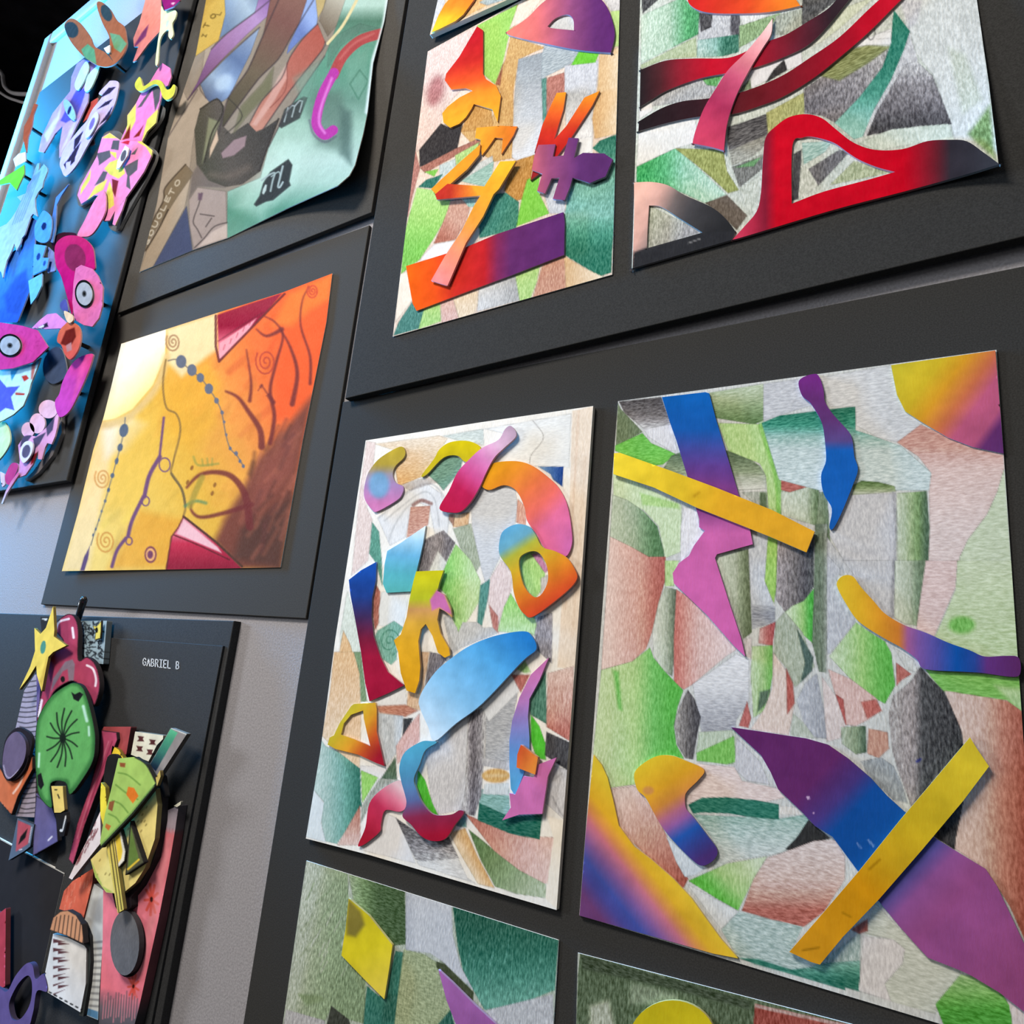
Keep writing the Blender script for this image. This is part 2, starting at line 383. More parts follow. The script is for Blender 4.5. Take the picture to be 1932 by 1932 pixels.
def wxy(px, h):
    p = W([px], h)[0]; return np.array([p[0], CAMZ - p[2]])
# ================================================================== setting
tag(box_obj('wall_back', (-2.05, 0.0, 0.0), (1.9, 0.09, CAMZ + 1.66), MAT_WALL), kind='structure')
tag(box_obj('trim_1', (-2.095, -0.012, 0.0), (-2.05, 0.10, CAMZ + 1.70), MAT_TRIM, 0.008), kind='structure')
tag(box_obj('trim_2', (-2.05, -0.012, CAMZ + 1.66), (1.9, 0.10, CAMZ + 1.70), MAT_TRIM, 0.008), kind='structure')
tag(mesh_obj('floor', [(-9, -5, 0), (4, -5, 0), (4, 6, 0), (-9, 6, 0)], [(0, 1, 2, 3)], MAT_FLOOR), kind='structure')
def curtain():
    n = 240; xs = np.linspace(-9, 4, n); V, Fs = [], []
    for i, x in enumerate(xs):
        y = 4.2 + 0.10 * math.sin(i * 0.9) + 0.06 * math.sin(i * 0.37)
        V += [(x, y, 0), (x, y, 5.2)]
        if i: Fs.append((2 * i - 2, 2 * i, 2 * i + 1, 2 * i - 1))
    return mesh_obj('wall_far', V, Fs, MAT_DARK, smooth_shade=True)
tag(curtain(), kind='structure')
tag(mesh_obj('wall_left', [(-9, -5, 0), (-9, 6, 0), (-9, 6, 5.2), (-9, -5, 5.2)], [(0, 1, 2, 3)], MAT_DARK), kind='structure')
tag(mesh_obj('ceiling', [(-9, -5, 5.2), (4, -5, 5.2), (4, 6, 5.2), (-9, 6, 5.2)], [(3, 2, 1, 0)], MAT_DARK), kind='structure')
def tube(name, P3, r, mat, parent=None, base=None, ns=8):
    P3 = [Vector(p) for p in P3]; V, Fs = [], []
    for i, p in enumerate(P3):
        d = (P3[min(i + 1, len(P3) - 1)] - P3[max(i - 1, 0)]).normalized(); a = d.orthogonal().normalized() if i == 0 else (a - d * a.dot(d)).normalized(); b = d.cross(a)
        rr = r[i] if hasattr(r, '__len__') else r
        for k in range(ns):
            t = 2 * math.pi * k / ns; V.append(p + (a * math.cos(t) + b * math.sin(t)) * rr)
        if i:
            for k in range(ns): Fs.append(((i - 1) * ns + k, (i - 1) * ns + (k + 1) % ns, i * ns + (k + 1) % ns, i * ns + k))
    Fs += [tuple(range(ns))[::-1], tuple(range(len(V) - ns, len(V)))]
    return mesh_obj(name, [tuple(v) for v in V], Fs, mat, parent, base=base, smooth_shade=True)
def ray_at(px, y):
    w = np.array([(px[0] - 966) / F_PX, (px[1] - 966) / F_PX, 1]) @ M; s = (y + D) / w[2]
    return (w[0] * s, y, CAMZ - w[1] * s)
# bent rail standing in the dark hall beyond the end of the display wall
T()
rail = smooth(np.array([(-60, 120), (-20, 158), (10, 181), (32, 190), (52, 195), (80, 196)], float), False)
rl = [ray_at(p, 0.35) for p in rail]
root = thing('coat_rail', 'thin pale bent metal rail in the dark beyond the wall end', 'rail', (rl[0][0], 0.35, 0.0))
tube('top_rail', rl, 0.007, MAT_RAIL, root, base=root.location)
tube('upright', [(rl[0][0], 0.35, 0.0), rl[0]], 0.008, MAT_RAIL, root, base=root.location)
tube('upright', [(rl[-1][0], 0.35, 0.0), rl[-1]], 0.008, MAT_RAIL, root, base=root.location)
rl2 = [ray_at(p, 0.37) for p in smooth(np.array([(-8, 132), (4, 140), (6, 152), (10, 165), (25, 176), (60, 178)], float), False)]
tube('hook_rail', rl2, [0.016] * 4 + [0.010] * (len(rl2) - 4), MAT_RAIL, root, base=root.location)

# ================================================================== black boards on the wall
H_A, H_2, H_3, H_4, H_5, H_6 = 0.020, 0.0115, 0.005, 0.0150, 0.005, 0.011
BG = 'black mounting boards on the wall'
def board(tl, tr, br, bl, h, label, mat=MAT_BLACK, bevel=0.0015, back=0.0005):
    """a slab of mount board from its corners (x, metres below the camera), a little out of square as the boards hang"""
    q = np.array([tl, tr, br, bl], float); base = np.array([q[:, 0].mean(), -back, CAMZ - q[:, 1].max()]); sg = np.array([(1, 1), (-1, 1), (-1, -1), (1, -1)])
    V = []
    for ins, y in [(0, -back)] + [(bevel * (1 - math.cos(t)), -h + bevel * (1 - math.sin(t))) for t in np.linspace(0, math.pi / 2, 4)]:
        V += [(p[0], y, CAMZ - p[1]) for p in q + sg * ins]
    n = len(V) // 4; Fs = [(0, 1, 2, 3)] + [(4 * k + (i + 1) % 4, 4 * k + i, 4 * k + 4 + i, 4 * k + 4 + (i + 1) % 4) for k in range(n - 1) for i in range(4)] + [tuple(4 * n - 4 + i for i in (3, 2, 1, 0))]
    o = mesh_obj('mount_board', V, Fs, mat, base=base); o.location = base
    return tag(o, label, 'board', BG)
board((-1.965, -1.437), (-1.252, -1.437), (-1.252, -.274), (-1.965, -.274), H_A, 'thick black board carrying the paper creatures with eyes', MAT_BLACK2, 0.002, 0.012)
board((-1.245, -1.42), (-0.6165, -1.42), (-0.6165, -0.6075), (-1.245, -0.6005), H_2, 'black board behind the green drawing with a curled corner', MAT_BLACK_LIT, 0.001, 0.0055)
board((-1.263, -0.604), (-0.6235, -0.594), (-0.6235, -0.0545), (-1.263, -0.0625), H_3, 'black board framing the orange and yellow painting', MAT_BLACK_LIT, 0.001)
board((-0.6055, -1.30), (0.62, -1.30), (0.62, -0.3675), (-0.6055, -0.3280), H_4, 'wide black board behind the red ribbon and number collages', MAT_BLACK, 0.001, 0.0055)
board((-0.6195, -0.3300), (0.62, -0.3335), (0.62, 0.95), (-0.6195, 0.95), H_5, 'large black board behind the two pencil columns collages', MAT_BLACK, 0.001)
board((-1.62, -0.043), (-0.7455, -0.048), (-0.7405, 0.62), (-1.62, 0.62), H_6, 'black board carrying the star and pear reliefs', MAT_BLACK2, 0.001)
# ================================================================== drawing: blue zigzag and yellow bands (lower right)
AG = 'pencil and collage drawings on black boards'
DEF.update(g=0.55, h=0.0, o=0.35, soft=1.8)
H = H_5 + 0.0015
tl, tr, bl_ = wxy((1166, 757), H), wxy((1880, 660), H), wxy((1093, 1727), H)
corners_5b = (tl, tr, tr + bl_ - tl, bl_)
T(1100, 660, 460)
P(GV((400,(70,64,64)),(520,(105,98,96)),(640,(215,210,208))), '285,410 620,375 700,600 500,640 330,500', h=1, g=.8)
P((224,220,220), '480,630 700,590 745,800 690,800 520,690')
P((100,115,84), '275,420 300,470 470,650 260,770')
P((105,188,72), '470,660 540,740 680,800 740,830 630,910 540,920 255,800 255,760', h=1)
P((205,224,176), '240,960 780,1230 780,1600 650,1650 600,1400 480,1270 240,1150')
P((170,212,128), '450,1130 760,1220 760,1260 470,1230', soft=6, o=0)
P(GV((820,(82,102,74)),(960,(135,150,120)),(1090,(215,218,208))), '630,950 700,840 800,800 1150,800 1300,850 1400,920 1450,1000 1450,1100 1240,1110', h=1)
P(GV((290,(188,202,165)),(450,(135,155,112)),(580,(85,115,66))), '1000,340 1430,270 1430,560 1360,590 1050,540', h=1)
P((197,197,200), '1430,270 1720,230 1810,440 1430,560', h=1)
P((178,216,134), '1070,580 1400,590 1480,800 1530,1000 1560,1300 1470,1260 1450,1000 1400,900 1150,800')
L((118,188,74), '1420,600 1490,840 1545,1050 1560,1290', 55, soft=5, a=.8)
P(GH((230,(192,206,178)),(420,(150,172,138)),(560,(84,124,80)),(640,(78,116,74))), '235,1150 350,1190 480,1280 590,1400 640,1600 645,1650 520,1650 380,1570 215,1480')
P((236,231,231), '800,1250 900,1250 920,1400 960,1440 850,1600 770,1690 775,1400')
P((165,172,160), '1260,1130 1450,1120 1470,1290 1400,1260', o=.2); P((90,108,80), '1400,1130 1455,1130 1460,1270 1400,1240', soft=4, o=0)
P((178,95,85), '1570,1030 1700,1010 1820,1020 1770,1090 1640,1130 1570,1110', h=1)
P(GH((1570,(205,212,190)),(1760,(190,200,172)),(1860,(90,112,74))), '1570,1120 1640,1130 1770,1090 1820,1020 1870,1060 1870,1400 1570,1310')
P(GH((1860,(128,142,112)),(1932,(100,118,88))), '1870,1130 1932,1120 1990,1932 1840,1932 1850,1420')
T()
P(GV((772,(18,104,80)),(800,(40,130,105)),(822,(140,186,172)),(850,(198,216,212)),(915,(208,224,222))), '1437,798 1471,784 1545,775 1614,767 1614,812 1640,820 1700,842 1757,892 1757,925 1690,925 1625,912 1545,925 1470,905', h=1, g=.7)
T(1500, 660, 432)
P((212,212,212), '180,240 810,130 870,400 1080,620 860,780 700,740 520,640 510,480 300,480', h=1)
P(GV((650,(200,138,122)),(820,(208,150,135)),(1000,(226,192,182)),(1500,(228,206,200))), '1060,630 1300,740 1500,830 1760,880 1765,1000 1710,1190 1620,1390 1460,1600 1390,1750 1370,1932 1120,1932 1140,1500 1130,1200 1150,1040 1040,900 860,780', h=1)
P((205,218,182), '1765,1000 1835,1932 1370,1932 1390,1750 1460,1600 1620,1390 1710,1190', h=1)
P((205,206,212), '290,1560 470,1220 850,1210 845,1940 500,1940 420,1800')
P((190,192,196), '270,1580 430,1800 500,1900 380,1900 270,1750', o=.3)
P(GV((1110,(76,106,52)),(1160,(120,142,95)),(1215,(192,202,174))), '490,1140 560,1105 700,1115 840,1150 850,1195 480,1225', h=1)
P(GH((860,(206,216,190)),(980,(150,175,125)),(1040,(112,142,90)),(1110,(72,98,74))), '860,1210 1110,1190 1135,1500 1120,1940 850,1940')
L((140,140,146), '830,1210 850,1500 845,1900', 26, soft=5, a=.7)
T(1472, 1060, 460)
P((200,202,208), '500,-10 890,-10 890,430 830,430 700,280 590,110')
L((138,139,146), '905,-10 890,430', 34, soft=6, a=.8)
P((190,192,198), '370,-60 480,60 450,150 500,300 600,470 400,720 372,735')
P(GH((920,(206,216,196)),(1020,(175,188,160)),(1100,(105,125,98)),(1150,(100,118,92))), '910,-10 1160,-10 1095,510 980,490 905,440')
P((226,196,190), '1155,-10 1405,-10 1390,200 1290,430 1220,590 1080,530 1110,300', h=1)
P(GV((0,(205,218,178)),(700,(190,212,155))), '1405,-10 1845,-10 1895,745 1700,750 1560,750 1400,680 1225,600 1300,430 1390,220', h=1)
E((112,182,82), 1440, 500, 105, 70, soft=14)
P((118,186,84), '1150,850 1480,880 1890,905 1940,1000 1940,1210 1880,1180 1800,1095 1500,1055 1300,1030 1200,920', h=1)
P((170,208,140), '1700,980 1940,1010 1940,1200 1860,1150', soft=14, o=0)
P(GH((420,(206,224,182)),(650,(152,206,114)),(780,(105,188,80)),(880,(84,172,64))), '600,480 730,570 830,630 880,720 912,980 830,1125 700,1050 560,930 390,750')
P((206,206,198), '900,680 1060,780 1095,880 1000,850')
P((182,102,92), '920,800 1040,890 960,940 920,985')
P((222,182,172), '380,850 560,930 760,1080 800,1180 700,1250 600,1300 520,1290 420,1000')
P((172,82,76), '440,1050 500,1090 525,1290 480,1315')
P((186,98,88), '640,1110 760,1090 805,1180 690,1245', soft=5)
P(GH((130,(196,198,205)),(300,(165,168,176)),(370,(150,152,160))), '290,885 350,1190 372,1400 270,1390 180,1260 130,1100 200,960')
P((224,206,200), '330,910 440,1060 520,1300 470,1400 370,1425 350,1180')
P((182,190,172), '100,1200 180,1270 270,1390 300,1400 80,1380', o=.2)
P(GH((490,(168,182,154)),(600,(135,152,120)),(670,(72,96,74))), '480,1310 680,1300 685,1510 600,1525 490,1440')
P((198,142,122), '700,1320 850,1350 862,1480 780,1555 690,1520')
P((150,155,158), '640,1580 800,1550 900,1620 960,1750 1010,1910 900,1890 700,1700')
P(GH((870,(172,162,158)),(1060,(148,138,136)),(1130,(66,66,68)),(1400,(42,42,46))), '1110,830 1200,930 1300,1030 1390,1200 1450,1380 1452,1460 1200,1750 1195,1940 1040,1940 930,1640 890,1500 860,1200 900,1060 1040,940', g=.85)
E((40,45,110), 1095, 1575, 28, 12, rot=-35)
T()
P(GH((1782,(222,197,184)),(1850,(215,178,160)),(1895,(190,120,100)),(1932,(158,80,62))), '1782,1303 1900,1322 1934,1346 1945,1800 1905,1710 1860,1640 1800,1600 1790,1580 1815,1500 1822,1440 1815,1380')
P((44,44,47), '1818,1510 1803,1585 1802,1604 1762,1578 1765,1565', g=.6)
T(1100, 1060, 460)
P(GH((200,(238,208,198)),(450,(220,160,145)),(560,(190,110,98)),(650,(165,84,76))), '215,-200 380,-120 520,-40 655,-40 650,150 600,320 545,560 500,690 390,790 145,855')
P((182,216,138), '650,-10 760,-10 720,120 722,190 650,195')
P(GH((545,(228,230,220)),(640,(192,202,178)),(735,(84,96,76))), '650,200 600,320 550,560 560,740 620,850 705,905 742,600 740,220')
P(GH((720,(196,104,94)),(800,(215,140,128)),(920,(226,182,172)),(1150,(234,208,202))), '740,220 840,280 1215,695 1130,750 870,970 800,1012 720,960 720,600')
P(GH((1060,(216,226,208)),(1200,(178,190,165)),(1290,(105,118,88)),(1335,(86,98,68))), '1060,-80 1310,-100 1338,560 1270,612 1060,0')
P((202,205,210), '1310,-210 1475,-210 1440,150 1500,300 1522,480 1340,530')
P(GV((320,(178,180,186)),(420,(140,142,150)),(520,(165,166,172))), '1335,340 1522,350 1522,475 1342,535', h=1, o=0)
P((152,202,94), '1470,-260 1545,-260 1532,200 1512,330 1440,150')
P(GH((1540,(158,148,148)),(1680,(108,102,102)),(1760,(78,76,82)),(1830,(70,74,76))), '1540,-170 1835,-220 1825,200 1745,340 1600,395 1530,300', g=.85)
P(GH((1830,(98,116,92)),(1900,(110,122,104)),(1932,(150,156,146))), '1840,-300 1935,-300 1930,880 1870,870 1815,640 1830,200')
P(GH((1640,(205,224,178)),(1740,(150,205,115)),(1800,(70,172,62))), '1660,350 1750,310 1830,210 1815,640 1700,540 1600,400')
P((168,178,153), '1530,470 1600,395 1740,560 1835,830 1720,960 1680,995 1620,850 1510,720')
P((68,92,84), '1700,545 1825,760 1812,865 1725,955 1760,800', soft=5)
P(GH((1390,(218,174,168)),(1460,(185,105,102)),(1520,(160,66,68))), '1400,530 1525,475 1502,665 1390,645')
P((222,210,208), '1275,620 1335,600 1330,780 1290,750')
P(GH((1340,(198,218,168)),(1420,(160,200,128)),(1500,(104,178,76))), '1340,670 1502,662 1502,900 1472,1080 1430,1185 1350,1235 1330,900')
P((80,102,80), '1400,1030 1482,1010 1460,1115 1380,1200', soft=6, o=0)
P((230,207,193), '1510,720 1600,850 1660,1000 1672,1150 1630,1375 1330,1325 1440,1160 1500,1000')
P((176,86,76), '1610,845 1662,960 1677,1120 1618,1210', soft=4)
P(GH((120,(202,226,168)),(400,(178,216,134)),(560,(110,192,92)),(700,(84,178,66))), '145,858 390,790 530,680 560,760 640,860 795,1020 750,1150 720,1300 740,1450 800,1560 600,1545 420,1680 410,1765 220,1790 80,1520')
P((105,190,84), '240,860 280,870 310,1180 280,1170', soft=10, o=0)
P(GV((780,(234,232,232)),(1000,(222,221,222)),(1150,(188,188,193)),(1320,(160,160,167))), '870,970 1215,730 1315,780 1312,1110 1215,1250 1205,1335 940,1345 910,1200', h=1)
P(GH((735,(165,158,152)),(820,(105,100,98)),(920,(52,50,56))), '830,1015 880,1080 932,1230 900,1400 872,1565 810,1555 750,1450 725,1280 760,1160', g=.8)
P((182,98,92), '1300,1105 1332,1240 1310,1315 1235,1300')
P((188,202,174), '920,1350 1205,1332 1212,1400 1192,1605 1000,1585 895,1520'); P((118,190,84), '900,1515 1195,1380 1212,1585 1140,1605 900,1575', soft=3)
P((206,204,207), '1220,1400 1400,1580 1480,1765 1300,1735 1200,1640')
P((233,210,202), '220,1790 420,1765 900,1600 1200,1625 1260,1735 1540,1795 1610,1870 1400,1910 1100,1870 830,1925 600,2005 240,1940', h=1)
T(1080, 1420, 512)
P(GA(((350,280),(234,208,198)),((520,560),(214,160,142)),((680,780),(190,115,98)),((790,930),(158,78,64))), '280,260 450,240 600,450 680,610 740,760 825,900 790,965 340,560 290,300')
P((215,222,225), '670,600 860,760 960,810 880,870 800,885 740,780')
P(GV((440,(138,180,164)),(560,(178,205,195)),(720,(208,218,212))), '860,440 1470,470 1660,440 1685,480 1600,640 1490,715 1130,770 1000,835 1040,700 980,590', h=1, g=.75)
P((28,108,88), '825,370 920,322 1100,318 1300,338 1470,370 1470,475 1300,462 1100,432 920,425 860,435', h=1)
P((225,218,208), '1480,380 1600,390 1660,440 1470,440', o=.2)
P((44,44,44), '1680,478 1840,612 1700,642 1560,702 1515,688 1600,600', g=.2)
P(GA(((1300,780),(208,224,184)),((1100,900),(165,212,130)),((1050,1030),(88,178,56))), '825,912 1100,790 1385,740 1290,900 1180,1125 1020,1035')
P(GV((650,(230,210,203)),(900,(222,188,174)),(1040,(200,140,124)),(1120,(178,96,82)),(1220,(170,90,78))), '1385,750 1560,690 1720,630 1870,620 1940,740 1940,900 1790,1135 1650,1240 1420,1190 1205,1125 1290,900', h=1, g=.7)
P((223,223,219), '815,935 1185,1130 1060,1255 1000,1180')
P((176,200,191), '1185,1130 1420,1190 1640,1240 1560,1410 1740,1500 1940,1560 1940,1690 1180,1465 1060,1260', h=1, g=.8)
P((38,114,94), '1190,1462 1320,1470 1560,1545 1700,1530 1940,1580 1940,1690 1600,1590 1300,1505', h=1, soft=4)
T(1420, 1420, 512)
P((166,190,181), '500,1480 765,1280 765,1560 480,1570', g=.8)
P(GV((1440,(150,186,172)),(1540,(90,150,130)),(1620,(24,104,84))), '330,1560 480,1500 765,1480 765,1700 600,1655 350,1595', h=1, g=.7)
P((206,209,192), '870,1070 1250,1470 1480,1560 1430,1640 1300,1860 980,1770 940,1650 1070,1500 1080,1400 1000,1330 800,1290', h=1)
P((224,217,214), '790,1310 1000,1330 1085,1400 1065,1500 940,1645 985,1770 755,1695')
P((160,90,80), '700,1260 820,1180 820,1270 760,1290', soft=4)
P(GV((1580,(155,198,126)),(1720,(118,182,84)),(1850,(66,148,38))), '1300,1790 1480,1578 1560,1590 1780,1720 1830,1800 1860,1990 1380,1990', h=1, g=.7)
P((222,204,196), '1780,1720 1990,1850 1990,2000 1860,1990 1830,1800')
art = thing('collage_drawing', 'pencil drawing with blue zigzag, crossed yellow bands and purple body on black board', 'artwork', wall_pt((1500, 1850), 0), AG)
GN5B = 0.97
sheet(art, corners_5b, (208,208,202), take(), H, gain=GN5B, res=2.2, g=.5)
DEF.update(g=0.1, h=0.0, o=0.0)
h1 = H + 0.0022
T(1100, 1060, 460)
cut(art, '625,-1305 970,-1345 1000,-1335 1050,-1140 1130,-880 1190,-680 1240,-510 1320,-270 1345,-140 1060,-60 1045,-30 1150,300 1250,600 1285,750 1200,670 980,420 720,170 710,90 760,10 840,-50 880,-130 965,-245 920,-275 920,-340 890,-440 820,-700 740,-960 690,-1100',
    GV((-1320,(18,92,168)),(-1050,(26,88,164)),(-900,(66,72,145)),(-760,(95,62,135)),(-600,(118,60,128)),(-430,(122,62,122)),(-330,(165,82,142)),(-220,(203,100,162)),(700,(207,100,166))), h1, label='blue to pink zigzag cutout', gain=GN5B)
T(1500, 660, 432)
cut(art, '30,270 70,230 150,205 200,220 240,340 250,430 310,530 400,630 460,700 485,770 500,900 530,1010 480,1160 390,1380 320,1510 290,1490 310,1340 240,1210 220,1060 260,940 255,800 235,650 200,560 130,450 70,400 40,340',
    GV((250,(112,44,122)),(420,(100,48,108)),(600,(96,56,112)),(770,(86,70,126)),(850,(24,92,172)),(1500,(24,88,165))), h1, sm=1, label='purple and blue spindle cutout', gain=GN5B)
L((70,35,80), '110,440 210,430', 8); L((190,160,195), '150,470 240,470 270,495', 10, a=.5)
cut(art, '810,130 1300,60 1690,5 1760,875 1500,820 1290,740 1070,610 930,520 860,380',
    GA(((850,150),(196,180,48)),((1080,300),(206,176,42)),((1200,400),(212,150,40)),((1400,430),(200,108,72)),((1500,520),(186,88,120)),((1640,620),(176,84,118)),((1680,700),(100,48,104)),((1740,800),(92,46,100))), H + 0.0012, t=.001, layers=take(), label='yellow to purple corner cutout', gain=GN5B)
T(1472, 1060, 460)
cut(art, '450,160 500,110 575,115 640,200 740,310 830,410 980,500 1150,560 1330,640 1500,700 1620,750 1780,745 1890,760 1900,890 1820,910 1600,880 1450,870 1150,850 1080,770 960,680 850,620 700,530 600,450 520,330 460,220',
    GH((450,(222,186,46)),(640,(220,168,42)),(800,(212,142,40)),(940,(204,122,48)),(1010,(155,90,138)),(1100,(118,84,152)),(1250,(76,78,155)),(1400,(18,80,158)),(1540,(40,70,145)),(1640,(96,50,120)),(1880,(94,44,100))), h1, sm=1, label='yellow to purple wave cutout', gain=GN5B)
T(1080, 1420, 512)
E((190,120,90), 540, 270, 40, 30, soft=6, a=.6)
cut(art, '440,150 500,80 600,25 700,20 800,55 935,120 900,190 820,270 800,320 810,400 860,460 960,590 1030,690 1010,760 930,805 860,770 720,630 640,530 580,430 520,320 460,260',
    GA(((520,80),(222,186,46)),((640,240),(222,160,40)),((660,360),(215,140,60)),((700,440),(185,108,130)),((740,500),(150,94,155)),((800,580),(36,84,162)),((860,650),(52,66,135)),((950,740),(76,50,112))), h1, sm=1, layers=take(), label='yellow foot-shaped cutout with purple toe', gain=GN5B)
cut(art, '150,15 210,90 250,180 290,340 330,520 440,670 560,760 720,900 850,1040 950,1180 1060,1330 1180,1465 1000,1430 50,1160 95,560',
    GA(((687,793),(222, 186, 50)),((577,879),(224, 172, 45)),((522,922),(214, 140, 80)),((478,955),(196, 112, 128)),((403,1013),(130, 90, 145)),((332,1068),(66, 78, 150)),((277,1111),(72, 70, 138)),((198,1172),(108, 62, 108))), h1, label='striped yellow, pink and blue corner cutout', gain=GN5B)
T()
E((205,170,205), 1525, 1505, 3, 3.5); E((190,150,190), 1535, 1534, 2, 2); L((150,170,210), '1638,1585 1648,1596', 4, a=.6); L((140,160,205), '1617,1590 1624,1600', 3, a=.6)
cut(art, '1379,1372 1434,1380 1472,1386 1520,1393 1562,1405 1600,1431 1643,1468 1674,1502 1706,1531 1762,1580 1812,1611 1860,1640 1881,1672 1910,1733 1928,1772 1942,1800 1965,1860 1965,1935 1927,1905 1886,1873 1833,1841 1812,1831 1751,1807 1733,1788 1698,1749 1656,1698 1616,1640 1571,1579 1537,1558 1515,1534 1468,1489 1454,1457 1436,1425 1409,1400',
    GA(((1400,1380),(94,40,94)),((1530,1480),(100,44,100)),((1580,1510),(70,55,120)),((1610,1530),(20,74,145)),((1680,1590),(20,80,152)),((1710,1640),(66,76,148)),((1735,1680),(140,82,148)),((1780,1720),(150,78,135)),((1900,1850),(148,72,118))), h1, layers=take(), label='long purple, blue and mauve body cutout', gain=GN5B)
L((150,105,10), '1640,1640 1660,1622', 5, soft=3, a=.6); L((150,105,10), '1590,1722 1605,1730', 4, soft=3, a=.6); L((130,90,10), '1515,1793 1545,1788', 4, soft=3, a=.6)
cut(art, '1830,1391 1843,1412 1866,1446 1818,1510 1740,1603 1659,1696 1590,1768 1547,1820 1530,1815 1489,1796 1555,1720 1621,1643 1700,1545 1757,1478',
    GA(((1840,1410),(216,190,48)),((1720,1560),(204,170,34)),((1670,1620),(206,160,30)),((1630,1670),(206,140,18)),((1530,1800),(212,146,30))), H + 0.0044, layers=take(), label='long yellow diagonal band cutout', gain=GN5B)
T(1100, 660, 460)
L((160,110,20), '880,1160 920,1130', 18, soft=4, a=.4)
cut(art, '245,820 290,815 700,960 1050,1090 1500,1270 1835,1440 1770,1605 1480,1480 900,1250 560,1090 240,985',
    GA(((260,880),(232,202,52)),((800,1100),(226,186,44)),((1100,1220),(226,166,40)),((1780,1510),(222,160,42))), H + 0.0044, layers=take(), label='yellow slanted band across the zigzag', gain=GN5B)

# ================================================================== drawing: rings, ribbons and blue oval (lower middle)
DEF.update(g=0.5, h=0.0, o=0.3, soft=1.8)
H = H_5 + 0.0050
T(640, 760, 500)
P((243,222,198), '1700,60 1850,25 1730,1932 1590,1932 1680,700', g=.3, o=0)
L((225,190,160), '1745,60 1720,500 1690,1000 1650,1500', 14, soft=4, a=.6); L((230,200,170), '1790,400 1760,900 1700,1700', 20, soft=6, a=.5)
P((240,216,206), '200,280 265,290 240,560 200,760 240,850 210,1150 90,1260 150,640')
P(GV((270,(246,224,196)),(420,(236,200,155)),(560,(230,176,116))), '260,300 730,240 790,260 690,420 600,540 430,610 410,480 480,370', h=1)
P((214,222,214), '760,240 1050,190 1055,310 880,280', h=1)
P((240,238,232), '1060,190 1690,80 1675,470 1420,460 1110,440 1280,240', h=1, g=.3)
L((165,160,155), '1410,130 1490,250 1400,380 1390,440', 5)
P((110,150,130), '640,520 760,400 850,385 900,420 880,500 760,640 730,600', h=1)
P((232,230,228), '280,840 500,640 640,590 740,660 800,830 790,950 740,1030 700,980 660,760 560,720 510,850 480,980 370,1040', g=.3)
for q in ('290,840 520,640 660,590 760,680 805,880', '330,860 540,690 640,650 700,720 730,900', '360,1010 400,900 480,780 560,710'): L((178,178,178), q, 10, soft=3, a=.7)
P((206,146,126), '520,760 665,750 650,880 620,930 490,985', h=1)
L((150,118,112), '540,745 600,712 670,735', 26, soft=3)
P((120,100,90), '440,600 640,540 720,580 640,600 520,640', soft=4, a=.4)
P((230,182,136), '810,810 950,800 940,890 830,910'); P((150,110,90), '800,810 840,810 835,900 800,850', soft=3)
P((212,213,215), '1030,640 1280,600 1300,760 1280,880 1180,960 1170,1130 1070,1330 1020,1150 970,900 960,760', h=1, g=.35)
P((226,160,136), '1300,700 1360,760 1360,900 1290,870')
P((166,176,150), '830,920 960,880 1030,1180 1000,1230 880,1050')
P(GH((590,(92,86,90)),(700,(150,142,142)),(820,(105,98,100))), '620,1000 760,930 845,1020 780,1160 720,1080 650,1240 565,1235', g=.7)
P((222,222,217), '655,1230 720,1080 795,1180 765,1235', soft=5)
P(GH((770,(122,200,92)),(870,(165,220,125)),(960,(198,232,164))), '850,1030 960,1150 1030,1300 1020,1450 940,1580 870,1685 810,1530 780,1400 715,1335 790,1150')
P((90,150,130), '240,870 290,940 310,1150 315,1340 270,1170 220,1100')
P(GH((1450,(125,155,185)),(1560,(60,100,160)),(1630,(24,62,135))), '1450,465 1635,465 1628,612 1560,560 1540,520', g=.3)
P((80,140,130), '1030,1330 1105,1280 1080,1450 1040,1625 1005,1600')
P((240,216,211), '1180,1150 1260,1200 1260,1350 1200,1500 1160,1640 1085,1450 1100,1280')
P((190,120,110), '1090,1470 1160,1560 1160,1680 1120,1640', soft=3)
P(GV((1400,(138,214,98)),(1680,(196,232,166))), '1250,1390 1330,1520 1425,1560 1455,1700 1400,1690 1155,1665 1200,1490')
P((170,226,128), '1320,1130 1400,1080 1500,1150 1500,1330 1420,1440 1330,1340'); P((200,130,170), '1400,1100 1460,1100 1530,1220 1500,1240', soft=3); P((205,200,195), '1470,1280 1530,1250 1530,1360 1470,1420', soft=3)
P((205,205,203), '900,1600 1005,1600 1050,1640 1120,1640 1150,1680 1000,1740 880,1790 860,1690')
P((150,145,150), '1450,1560 1555,1530 1550,1900 1440,1800 1425,1680', g=.7)
P((175,105,90), '250,1290 300,1380 290,1600 260,1660 235,1480')
P((232,235,235), '310,1380 515,1370 490,1500 460,1645 290,1625 290,1500', g=.25)
P((122,176,156), '280,1660 400,1590 470,1640 410,1720 420,1870 380,1910 300,1860 250,1720')
SP((64,124,104), 365, 1740, 85, 2.2, 10)
P((200,200,198), '800,1560 860,1640 880,1790 820,1830 760,1560', soft=4)
P((225,230,212), '60,1370 130,1640 165,1932 0,1932 10,1660')
P((236,186,132), '30,1660 80,1760 130,1932 -20,1932')
T(560, 1230, 520)
P(GV((50,(235,186,134)),(300,(238,196,150)),(600,(242,210,172))), '260,0 400,0 440,150 450,480 440,810 380,785 280,695 175,585 230,300')
P((120,145,105), '400,0 450,0 492,345 450,350 440,150')
P((235,232,228), '495,350 760,240 775,385 560,385', g=.25)
P((225,180,140), '870,0 930,0 880,300 862,410 770,385 780,280 870,200')
